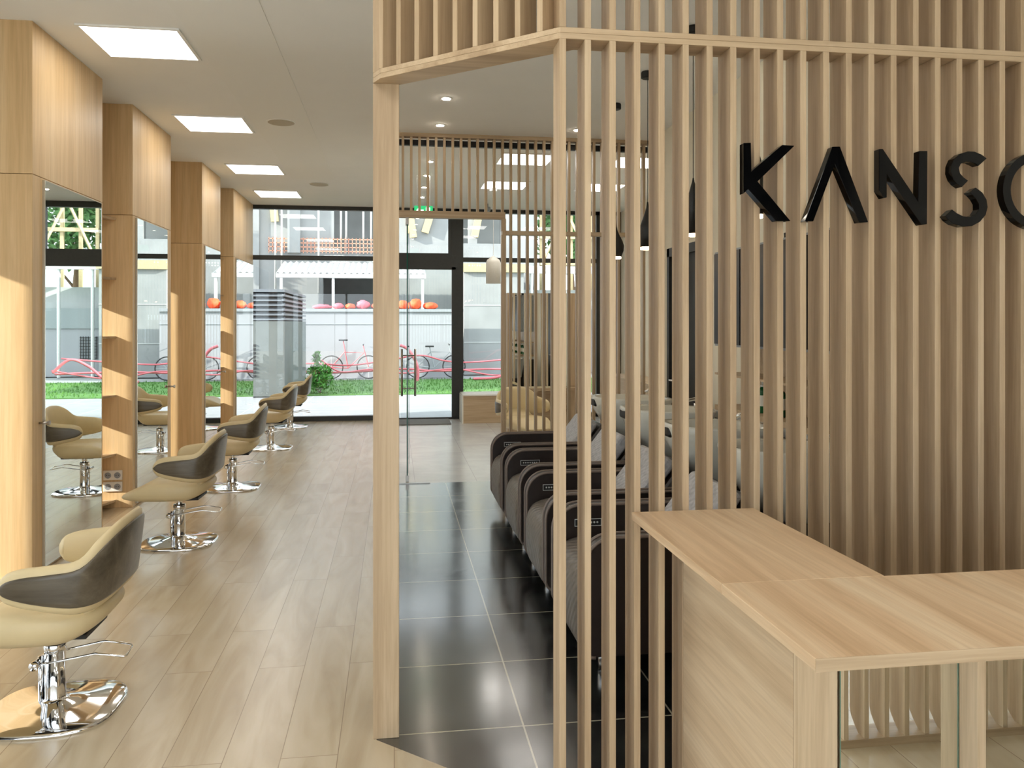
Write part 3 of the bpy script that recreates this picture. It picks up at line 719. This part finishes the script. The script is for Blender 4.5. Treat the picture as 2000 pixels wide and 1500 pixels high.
for y, mt, w_ in ((5.42, 'pink', 'pink tipped'), (4.98, 'purple', 'purple tipped'), (4.55, 'orange', 'orange tipped')):
    t = thing('product_tube', '%s white tube standing in a black cup on the dark wall cabinet' % w_, 'tube', (2.33, y, 2.051), 'tubes on the wall cabinet')
    MB().lathe([(.022, 2.051), (.024, 2.085), (.02, 2.087)], (2.33, y), 14).build('cup', 'black', t)
    MB().lathe([(.013, 2.086), (.016, 2.15), (.012, 2.165)], (2.33, y), 12).build('tube_body', 'white', t, smooth=True)
    MB().lathe([(.012, 2.165), (.013, 2.20), (.003, 2.235)], (2.33, y), 12).build('tip', mt, t, smooth=True)

# ------------------------------------------------------------------ ceiling fittings
def panel(x, y, lab, s=.285):
    t = thing('ceiling_light', lab, 'ceiling light', (x, y, H-.02), 'square ceiling light panels')
    m = MB(); a = s+.02
    m.box(x-a, x+a, y-a, y-s, H-.012, H-.001); m.box(x-a, x+a, y+s, y+a, H-.012, H-.001); m.box(x-a, x-s, y-s, y+s, H-.012, H-.001); m.box(x+s, x+a, y-s, y+s, H-.012, H-.001)
    m.build('frame', 'ceiling', t); MB().box(x-s, x+s, y-s, y+s, H-.010, H-.001).build('diffuser', 'lamp', t)
for y, w_ in ((5.58, 'nearest visible'), (7.76, 'second'), (9.98, 'third'), (11.85, 'farthest')):
    panel(-1.63, y, '%s square ceiling light panel in the row above the styling chairs' % w_)
panel(-1.63, 3.4, 'square ceiling light panel above the closest styling chair, out of frame'); panel(-1.63, 1.2, 'square ceiling light panel behind the camera, out of frame')
panel(1.45, 8.93, 'near square ceiling light panel beyond the far slat screen, left row'); panel(1.45, 10.65, 'far square ceiling light panel beyond the far slat screen, left row')
panel(2.75, 8.93, 'near square ceiling light panel beyond the far slat screen, right row'); panel(2.75, 10.65, 'far square ceiling light panel beyond the far slat screen, right row')
for x, y, w_ in ((-.35, 1.7, 'left front'), (-.35, .4, 'left middle'), (-.35, -.8, 'left rear'), (1.2, .4, 'centre front'), (1.2, -.8, 'centre rear'), (2.6, .4, 'right front')):
    panel(x, y, '%s added square fill light panel over the reception area, out of frame' % w_)  # unseen fill panels added to brighten the counter and sign wall
def downlight(x, y, lab):
    t = thing('downlight', lab, 'downlight', (x, y, H-.01), 'round downlights')
    MB().lathe([(.045, H-.001), (.045, H-.006), (.036, H-.008)], (x, y), 20).build('ring', 'white', t)
    MB().lathe([(.033, H-.0085), (.033, H-.011), (.02, H-.012)], (x, y), 16).build('lens', 'spot', t)
for x, y, w_ in ((.42, 6.60, 'left downlight nearest the opening, over the wash aisle'), (.42, 7.50, 'left downlight over the wash aisle beside the far slat screen'), (1.72, 7.50, 'right downlight over the wash chairs beside the far slat screen'),
                 (.42, 5.65, 'downlight over the wash aisle hidden by the beam'), (.42, 4.3, 'near downlight over the wash aisle, hidden by the beam'), (2.15, 5.2, 'downlight above the wall cabinet, hidden by slats')):
    downlight(x, y, w_)
for k in range(5): downlight(.40, 8.33+k*.88, '%s small downlight of the row beyond the far slat screen' % ['first', 'second', 'third', 'fourth', 'fifth'][k])
for x, y, w_ in ((-1.02, 7.6, 'nearer'), (-.98, 10.95, 'farther')):
    t = thing('ceiling_speaker', '%s round speaker grille in the ceiling above the aisle' % w_, 'speaker', (x, y, H-.01), 'ceiling speakers')
    MB().lathe([(.118, H-.004), (.118, H-.010), (.11, H-.013), (.05, H-.0135)], (x, y), 36).build('grille', 'grille', t)
    MB().lathe([(.13, H-.004), (.13, H-.008), (.119, H-.009)], (x, y), 36).build('ring', 'ceiling', t)
t = thing('exit_sign', 'green emergency exit sign hanging from the ceiling in front of the far glass door', 'exit sign', (.36, 10.1, 2.94))
MB().box(.245, .475, 10.10, 10.125, 2.88, 3.0).build('sign_face', 'exit', t)
for x in (.28, .44): MB().tube([(x, 10.11, 3.0), (x, 10.11, H)], .003, 6).build('suspension_rod', 'galv', t)
m = MB(); m.prism([(.39, 2.905), (.44, 2.905), (.44, 2.98), (.39, 2.98)], 10.096, 10.099, 'y'); m.prism([(.27, 2.942), (.30, 2.912), (.30, 2.932), (.36, 2.932), (.36, 2.952), (.30, 2.952), (.30, 2.972)], 10.096, 10.099, 'y')
m.build('pictogram', 'exit_white', t)
t = thing('security_camera', 'small grey camera on the ceiling near the far windows', 'camera', (1.42, 12.4, 3.3))
MB().box(1.38, 1.46, 12.3, 12.45, 3.26, 3.32).build('body', 'rail', t, bevel=.01); MB().tube([(1.42, 12.38, 3.32), (1.42, 12.38, H)], .012, 8).build('mount', 'rail', t)
pendant(1.33, 10.9, [(.10, 0), (.10, .28), (.085, .32), (.03, .36), (.01, .37)], 'pale cylindrical pendant hanging in the lobby beside the far slat screen', 2.08, 'white', bulb=False)

# ------------------------------------------------------------------ glass door leaf, mat, bench, station
g = thing('glass_door', 'frameless glass door leaf standing open edge-on beside the tall oak post', 'glass door', (.125, YS+.05, 0))
gx0, gy0, gx1, gy1 = .125, YS+.03, .155, YS+.90
dd = Vector((gx1-gx0, gy1-gy0)).normalized(); pn = Vector((dd.y, -dd.x))*.005
P0, P1 = Vector((gx0, gy0)), Vector((gx1, gy1))
MB().prism([tuple(P0+pn), tuple(P1+pn), tuple(P1-pn), tuple(P0-pn)], .03, 2.53).build('glass', 'glass_clear', g)
MB().box(gx0-.006, gx0+.006, gy0-.006, gy0, .03, 2.53).build('edge', 'glass_edge', g)
MB().box(gx1-.006, gx1+.006, gy1, gy1+.006, .03, 2.53).build('edge', 'glass_edge', g)
MB().box(gx0-.015, gx0+.015, gy0-.01, gy0+.12, 0, .07).build('hinge', 'steel', g); MB().box(gx0-.015, gx0+.015, gy0-.01, gy0+.12, 2.50, 2.565).build('hinge', 'steel', g)
for s, w_ in ((-1, 'left'), (1, 'right')):
    hx = gx1-.005+s*.07; hy = gy1-.10
    h = MB().tube([(hx, hy, .77), (hx, hy, 1.27)], .012, 10).build('handle', 'steel', g, smooth=True)
    m = MB(); m.tube([(hx, hy, .85), (gx1-.005, hy, .85)], .007, 8); m.tube([(hx, hy, 1.20), (gx1-.005, hy, 1.20)], .007, 8); m.build('standoff', 'steel', h)
struct(MB().box(-.06, .34, YS-.03, YS+.0, 0, .008).build('trim_1', 'galv'))
tag(MB().box(-.12, .86, 12.3, 12.97, .001, .014).build('doormat', 'mat'), 'dark grey entrance mat lying inside the far glass door', 'doormat')
bn = thing('window_bench', 'low oak box bench under the far right window', 'bench', (1.6, 12.7, 0))
MB().box(1.05, 2.6, 12.40, 12.96, 0, .42).build('body', 'oak_x', bn); MB().box(1.04, 2.61, 12.39, 12.97, .42, .44).build('top', 'white', bn); MB().box(1.032, 1.05, 12.40, 12.96, 0, .42).build('side', 'white', bn)
st = thing('styling_station', 'freestanding oak framed mirror station beyond the far slat screen', 'mirror station', (1.85, 10.1, 0))
MB().box(1.40, 1.46, 10.0, 10.14, 0, 1.92).build('frame_post', 'oak_z', st); MB().box(2.2, 2.30, 10.0, 10.14, 0, 1.92).build('frame_post', 'oak_z', st)
MB().box(1.46, 2.2, 10.03, 10.12, .0, .72).build('lower_panel', 'oak_x', st); MB().box(1.42, 2.26, 9.88, 10.03, .70, .735).build('ledge', 'oak_x', st)
MB().box(1.46, 2.2, 10.04, 10.10, .735, 1.92).build('mirror', 'mirror', st)
lw = thing('low_wall_cabinet', 'oak low cabinet against the lobby wall on the right', 'cabinet', (3.5, 10.5, 0))
MB().box(3.3, XF-.002, YS+.3, 12.3, 0, .72).build('body', 'oak_y', lw); MB().box(3.27, XF-.002, YS+.28, 12.32, .72, .75).build('top', 'oak_y', lw)

# ------------------------------------------------------------------ outside
struct(MB().box(-30, 30, YW+.05, 17.75, -.2, -.02).build('pavement', 'paving'))
struct(MB().box(-30, 30, 17.75, 60, -.2, -.03).build('ground', 'concrete'))
struct(MB().box(-30, 30, -20, -1.35, -.2, -.03).build('pavement', 'bounce_paving'))
struct(MB().box(-30, XL-.25, -1.35, YW+.05, -.2, -.03).build('ground', 'bounce_paving'))
m = MB(); m.box(-2.26, 12, 17.75, 22.25, -.05, .0); m.box(-20, -3.72, 17.75, 22.25, -.05, .0); m.box(-3.72, -2.26, 21.7, 22.25, -.05, 0)
for i in range(5200):
    x = random.uniform(-7, 5.5); y = random.uniform(17.76, 22.2); a = random.random()*6.28; h = .03+.04*random.random(); w = .012
    if -3.75 < x < -2.25: continue
    m.add([(x-w*math.cos(a), y-w*math.sin(a), 0), (x+w*math.cos(a), y+w*math.sin(a), 0), (x+.02*math.sin(a), y, h)], [(0, 1, 2)])
tag(m.build('lawn', 'grass'), 'strip of bright green lawn outside the far windows', 'grass', kind='stuff')
# white hoarding
hd = thing('site_hoarding', 'long white site hoarding with grey top rail beyond the lawn', 'hoarding', (-2, 22.9, 0))
for k in range(8):
    x = -12.3+k*1.78
    MB().box(x, x+1.77, 22.85, 22.93, 0, 1.84).build('panel', 'hoarding', hd)
MB().box(-12.3, 1.94, 22.80, 23.6, 1.85, 1.93).build('top_rail', 'rail', hd)
MB().box(-12.3, 1.94, 22.83, 22.845, 1.50, 1.515).build('batten', 'rail', hd)
# concrete building under construction
cb = thing('concrete_building', 'unfinished grey concrete building with openings behind the hoarding', 'building', (0, 27, 0))
holes = [(-1.95, -.45, 3.95, 6.6), (-2.3, -.65, 1.9, 3.0), (1.95, 2.45, 4.2, 5.2), (2.75, 3.55, 4.2, 5.2)]
X_ = sorted({-4.6, 4.8}|{h[0] for h in holes}|{h[1] for h in holes}); m = MB()
for a, b in zip(X_, X_[1:]):
    hs = sorted([h for h in holes if h[0] < b-1e-6 and h[1] > a+1e-6], key=lambda h: h[2]); z = 0
    for h in hs: m.box(a, b, 27, 27.3, z, h[2]); z = h[3]
    m.box(a, b, 27, 27.3, z, 7.5)
m.build('facade', 'concrete', cb)
MB().box(-4.6, 4.8, 29.5, 29.7, 0, 7.5).build('inner_wall', 'concrete_lightened', cb)
MB().box(-4.6, 4.8, 27.3, 29.5, 3.5, 3.8).build('floor_slab', 'concrete_lightened', cb); MB().box(-4.6, 4.8, 27, 29.7, 7.5, 7.8).build('roof_slab', 'concrete', cb)
MB().box(-4.62, -4.3, 26.9, 29.7, 0, 7.5).build('end_wall', 'concrete', cb)
MB().box(-3.4, -3.0, 26.75, 27, 3.8, 7.5).build('pilaster', 'concrete', cb)
MB().box(2.05, 3.85, 24.0, 27, 0, 3.1).build('annex', 'concrete', cb)
MB().box(2.0, 3.9, 23.9, 24.05, 3.05, 3.3).build('formwork_beam', 'timber', cb)
for z in (.95, 2.05): MB().box(2.05, 3.85, 23.985, 24.0, z, z+.02).build('joint', 'concrete_lightened', cb)
for x in (-1.72, -1.55, -1.0, -.75): MB().tube([(x, 26.95, 3.8), (x, 26.95, 7.4)], .035, 8).build('prop', 'galv', cb, smooth=True)
for x in (-3.75, -3.55, -2.4): MB().tube([(x, 26.6, 2.5), (x, 26.6, 7.4)], .03, 8).build('prop', 'galv', cb, smooth=True)
m = MB()
for k in range(4): m.box(-4.0, -.4, 26.86, 26.88, 3.85+k*.13, 3.88+k*.13)
for k in range(30): m.box(-4.0+k*.12, -3.98+k*.12, 26.86, 26.88, 3.8, 4.3)
m.build('safety_net', 'orange_net', cb)
for x, z, a in ((-3.85, 5.3, .1), (.55, 4.85, .15), (1.15, 5.0, -.3), (2.75, 4.9, -.2)):
    MB().prism([(x+dx*math.cos(a)-dz*math.sin(a), z+dx*math.sin(a)+dz*math.cos(a)) for dx, dz in ((-.12, -.5), (.12, -.5), (.12, .5), (-.12, .5))], 26.85, 26.98, 'y').build('formwork_bracket', 'timber', cb)
cp = thing('corrugated_canopy', 'white corrugated canopy roof on slim posts in front of the concrete building', 'canopy', (-1.2, 25, 0))
m = MB(); n = 120; rr = []
for (y, z) in ((24.6, 3.0), (26.3, 3.45)):
    rr.append([(-3.45+4.4*k/n, y, z+.03*math.sin(k*1.3)) for k in range(n+1)])
    rr.append([(-3.45+4.4*k/n, y, z+.01+.03*math.sin(k*1.3)) for k in range(n+1)])
vs = rr[0]+rr[2]+rr[1]+rr[3]; nn = n+1; m.add(vs, [(i, i+1, nn+i+1, nn+i) for i in range(n)]+[(2*nn+i, 2*nn+i+1, 3*nn+i+1, 3*nn+i) for i in range(n)])
m.build('roof_sheet', 'corrugated', cp)
MB().box(-3.45, .95, 24.55, 24.62, 2.88, 3.0).build('edge_beam', 'corrugated', cp)
for x in (-3.3, -1.8, .85): MB().box(x-.04, x+.04, 24.6, 24.68, 0, 2.9).build('post', 'galv', cp)
nb = thing('sun_blocker', 'tall pale block added out of view on the left to keep the sun out', 'building', (-13, -.8, 0))
MB().box(-14, -12.2, -3.65, 1.75, -.03, 7.4).build('wall', 'hoarding', nb); MB().box(-14.1, -12.1, -3.68, 1.8, 7.4, 7.6).build('blocker_cap', 'rail', nb)  # unseen block added to keep direct sun out of the front left window
# ventilation shaft
vx = thing('ventilation_shaft', 'square concrete ventilation shaft with grey louvred head outside the left window', 'ventilation shaft', (-2.9, 19, 0))
MB().box(-3.7, -2.28, 17.5, 21.65, 0, 1.58).build('body', 'shaft', vx)
MB().box(-3.62, -2.36, 17.6, 21.6, 1.58, 2.16).build('core', 'tyre', vx)
MB().box(-3.7, -2.28, 17.5, 21.65, 2.19, 2.25).build('cap', 'louvre', vx)
for k in range(6):
    z = 1.6+k*.1
    m = MB(); m.prism([(17.5, z), (17.52, z), (17.62, z+.07), (17.60, z+.07)], -3.7, -2.28, 'x'); m.box(-2.34, -2.28, 17.5, 21.65, z, z+.045)
    m.build('louvre', 'louvre', vx)
m = MB()
for k in range(9): m.box(-3.06, -2.86, 17.48, 17.5, .42+k*.08, .455+k*.08)
m.build('vent_slot', 'tyre', vx)
# shrub
def leafcloud(n, c, r, size, flat=1.0):
    m = MB()
    for i in range(n):
        v = Vector((random.gauss(0, 1), random.gauss(0, 1), random.gauss(0, 1))).normalized()*(random.random()**.4)
        p = Vector(c)+Vector((v.x*r[0], v.y*r[1], v.z*r[2]))
        a = Vector((random.gauss(0, 1), random.gauss(0, 1), random.gauss(0, 1))).normalized()*size; b = a.cross(Vector((random.gauss(0, 1), random.gauss(0, 1), random.gauss(0, 1)))).normalized()*size*.45
        m.add([p-a, p+b, p+a, p-b], [(0, 1, 2, 3)])
    return m
sh = thing('shrub', 'small leafy green shrub at the lawn edge beside the ventilation shaft', 'shrub', (-1.62, 18.2, 0))
m = leafcloud(700, (-1.62, 18.2, .36), (.30, .28, .33), .05)
m2 = leafcloud(90, (-1.68, 18.2, .78), (.10, .1, .14), .05); m.add(m2.v, m2.f); m.build('foliage', 'leaf', sh)
m = MB()
for i in range(6): m.tube([(-1.62, 18.2, -.02), (-1.62+.25*math.cos(i*1.1), 18.2+.2*math.sin(i*1.1), .5)], .008, 5)
m.build('stems', 'bark', sh)
def tree(x, y, h, r, lab):
    t = thing('tree', lab, 'tree', (x, y, 0), 'trees behind the building site')
    m = MB(); m.tube([(x, y, -.03), (x+.1, y, h*.35), (x-.1, y, h*.7)], [.16, .12, .05], 8)
    for i in range(6): a = i*1.05; m.tube([(x, y, h*(.3+.06*i)), (x+math.cos(a)*r*.7, y+math.sin(a)*r*.7, h*(.5+.07*i))], [.06, .02], 6)
    m.build('trunk', 'bark', t, smooth=True)
    m = MB()
    for i in range(8):
        a = i*2.4; rr_ = r*.55*math.sqrt(i/8); c_ = (x+rr_*math.cos(a), y+rr_*math.sin(a), h*(.5+.4*((i*5) % 8)/8))
        q = leafcloud(330, c_, (r*.55, r*.55, r*.5), .16); m.add(q.v, q.f)
    m.build('crown', 'tree_leaf', t)
tree(-7.6, 27.0, 8.0, 1.5, 'leafy tree left of the concrete building')
tree(-5.6, 33.5, 9.5, 2.0, 'tall tree behind the left end of the concrete building')
tree(6.6, 30.2, 8.5, 1.9, 'leafy tree right of the concrete building, visible in the nearest mirror')
tree(11.5, 31, 9, 1.8, 'second leafy tree right of the concrete building'); tree(4.6, 34, 9.5, 2.0, 'tall tree behind the right end of the concrete building')
# site container seen in the mirrors
sc = thing('site_container', 'pale site cabin with barred window and grey band, visible in the nearest mirror', 'cabin', (6.0, 25.5, 0))
MB().box(3.98, 8.0, 24.8, 26.4, 0, 1.38).build('lower_wall', 'hoarding', sc); MB().box(3.98, 8.0, 24.75, 26.4, 1.38, 1.96).build('upper_wall', 'van', sc); MB().box(4.1, 8.0, 25.6, 26.4, 1.96, 2.6).build('recess', 'concrete_lightened', sc)
MB().box(3.95, 8.1, 24.3, 24.45, 3.05, 3.28).build('roof_edge', 'corrugated', sc); MB().box(3.95, 8.1, 24.45, 26.6, 3.2, 3.28).build('roof', 'corrugated', sc)
for x in (4.15, 5.05, 6.2): MB().tube([(x, 24.4, 0), (x, 24.4, 3.1)], .05, 8).build('post', 'galv', sc)
wdw = MB().box(4.15, 4.62, 24.77, 24.8, .5, 1.15).build('window', 'rail', sc)
m = MB()
for k in range(7): m.box(4.17+k*.07, 4.185+k*.07, 24.74, 24.76, .5, 1.15)
for k in range(8): m.box(4.15, 4.62, 24.74, 24.76, .52+k*.085, .535+k*.085)
m.build('bars', 'tyre', wdw)
sf = thing('timber_scaffold', 'yellow timber scaffold frame above the site cabin, visible in the nearest mirror', 'scaffold', (5.4, 27.2, 0))
for x in (4.95, 5.45, 6.0, 6.7): MB().box(x-.05, x+.05, 27.1, 27.2, 0, 6.4).build('upright', 'timber', sf)
for z in (3.5, 4.4, 5.6): MB().box(4.9, 6.8, 27.0, 27.1, z, z+.12).build('crossbar', 'timber', sf)
for a, b in (((4.95, 3.5), (5.9, 5.6)), ((6.7, 3.5), (5.7, 5.6))): MB().tube([(a[0], 27.0, a[1]), (b[0], 27.0, b[1])], .045, 4).build('brace', 'timber', sf)
# conduit and bags
def conduit(pts, lab, r=.022, mat='redpipe'):
    pts = [(a, b+.55, c_) for a, b, c_ in pts]
    tag(MB().tube(crom(pts, 60), r, 8).build('conduit_pipe', mat, smooth=True), lab, 'pipe', 'red conduits on the ground')
conduit([(-6, 21.9, .30), (-4, 21.8, .42), (-2.2, 21.7, .45), (-1.2, 21.6, .40), (-.2, 21.7, .52), (.7, 21.5, .66), (1.4, 21.6, .50), (2.2, 21.7, .46), (4.2, 21.8, .62)], 'topmost loose red conduit arching along the foot of the hoarding')
conduit([(-6, 21.6, .20), (-3, 21.5, .26), (-1.4, 21.4, .22), (.2, 21.4, .30), (1.2, 21.4, .24), (2.6, 21.4, .28), (4.2, 21.4, .24)], 'lower red conduit lying along the lawn edge', .026)
conduit([(-1.9, 21.3, .56), (-1.4, 21.2, .25), (-.6, 21.3, .30), (.3, 21.2, .20), (1.6, 21.2, .30), (2.8, 21.2, .12), (4.2, 21.2, .34)], 'wavy red conduit nearest the lawn', .02)
conduit([(.15, 21.0, .95), (.35, 21.0, .85), (.55, 21.0, .55), (.62, 21.0, .25), (.6, 21.0, .0)], 'short thick red conduit bending down behind the glass door', .04)
conduit([(2.1, 21.1, .04), (2.8, 21.0, .10), (3.3, 21.1, .45), (3.7, 21.0, .62), (4.1, 21.0, .3)], 'thick red conduit coil in front of the concrete annex', .035)
def bag(x, y, z, sx, sy, sz, mat, lab, seed):
    m = MB(); R = []; n = 22
    for i in range(1, 10):
        ph = math.pi*i/10; ring = []
        for k in range(n):
            a = 2*math.pi*k/n; v = Vector((math.sin(ph)*math.cos(a), math.sin(ph)*math.sin(a), -math.cos(ph)))
            w = 1+.25*noise.noise(v*2.2+Vector((seed, 0, 0)))
            zz = max(v.z*w, -.8); ring.append((x+sx*v.x*w, y+sy*v.y*w, z+sz*.8+sz*zz))
        R.append(ring)
    m.rings(R); tag(m.build('sack', mat, smooth=True), lab, 'sack', 'sacks on the hoarding rail')
bags = [(-2.0, .27, .10, 'pink_bag', 'long flat pink bundle left on the hoarding rail'), (-1.56, .15, .13, 'pink_bag', 'short pink bundle beside the long flat one'), (-1.23, .15, .12, 'orange_bag', 'flat orange sack right of the pink bundles'),
        (-.87, .18, .19, 'pink_bag', 'tall rounded pink sack on the hoarding rail'), (-.47, .18, .14, 'orange_bag', 'orange sack left of the tall oak post'), (-.10, .16, .18, 'orange_bag', 'orange sack hidden behind the oak post, seen in the far mirror'),
        (.24, .15, .20, 'orange_bag', 'orange sack just left of the glass door edge'), (.60, .17, .23, 'orange_bag', 'highest orange sack seen through the glass door'), (1.02, .21, .15, 'orange_bag', 'rightmost long orange sack seen through the glass door')]
for i, (x, sx, sz, mt, lab) in enumerate(bags): bag(x, 23.2, 1.93, sx*1.0, .25, sz*.72, mt, lab, i*3.1)
# bicycles leaning at the hoarding
def bike(x, y, mat, lab, sgn=1, tall=0):
    t = thing('bicycle', lab, 'bicycle', (x, y, 0), 'bicycles at the hoarding')
    for dx in (-.5, .5):
        n = 28; c = (x+dx*sgn, y, .33)
        pts = [(c[0]+.31*math.cos(2*math.pi*k/n), y, c[2]+.31*math.sin(2*math.pi*k/n)) for k in range(n+1)]
        w = MB().tube(pts, .018, 6, cap=False).build('wheel', 'tyre', t, smooth=True)
        m = MB()
        for k in range(8): m.tube([(c[0], y, c[2]), (c[0]+.3*math.cos(k*math.pi/4), y, c[2]+.3*math.sin(k*math.pi/4))], .003, 4)
        m.build('spokes', 'galv', w)
    P = lambda a, b: (x+a*sgn, y, b+0)
    m = MB(); m.tube([P(-.5, .33), P(-.05, .30), P(.38, .72), P(-.15, .74), P(-.5, .33)], .016, 6); m.tube([P(-.05, .30), P(-.18, .88+tall)], .016, 6); m.tube([P(.5, .33), P(.36, .92)], .014, 6)
    m.build('bike_frame', mat, t)
    MB().box(x-.18*sgn-.12, x-.18*sgn+.12, y-.05, y+.05, .87+tall, .91+tall).build('saddle', 'tyre', t, bevel=.01)
    MB().tube([(x+.36*sgn, y-.25, .95), (x+.36*sgn, y, .92), (x+.36*sgn, y+.25, .95)], .012, 6).build('handlebar', 'tyre', t)
bike(-1.2, 22.55, 'redframe', 'red framed bicycle leaning at the white hoarding behind the shrub', 1, .18)
bike(1.15, 22.55, 'rail', 'grey bicycle behind the red conduits, seen through the glass door'); bike(-4.4, 22.55, 'rail', 'grey bicycle left of the ventilation shaft, seen in the far mirrors')
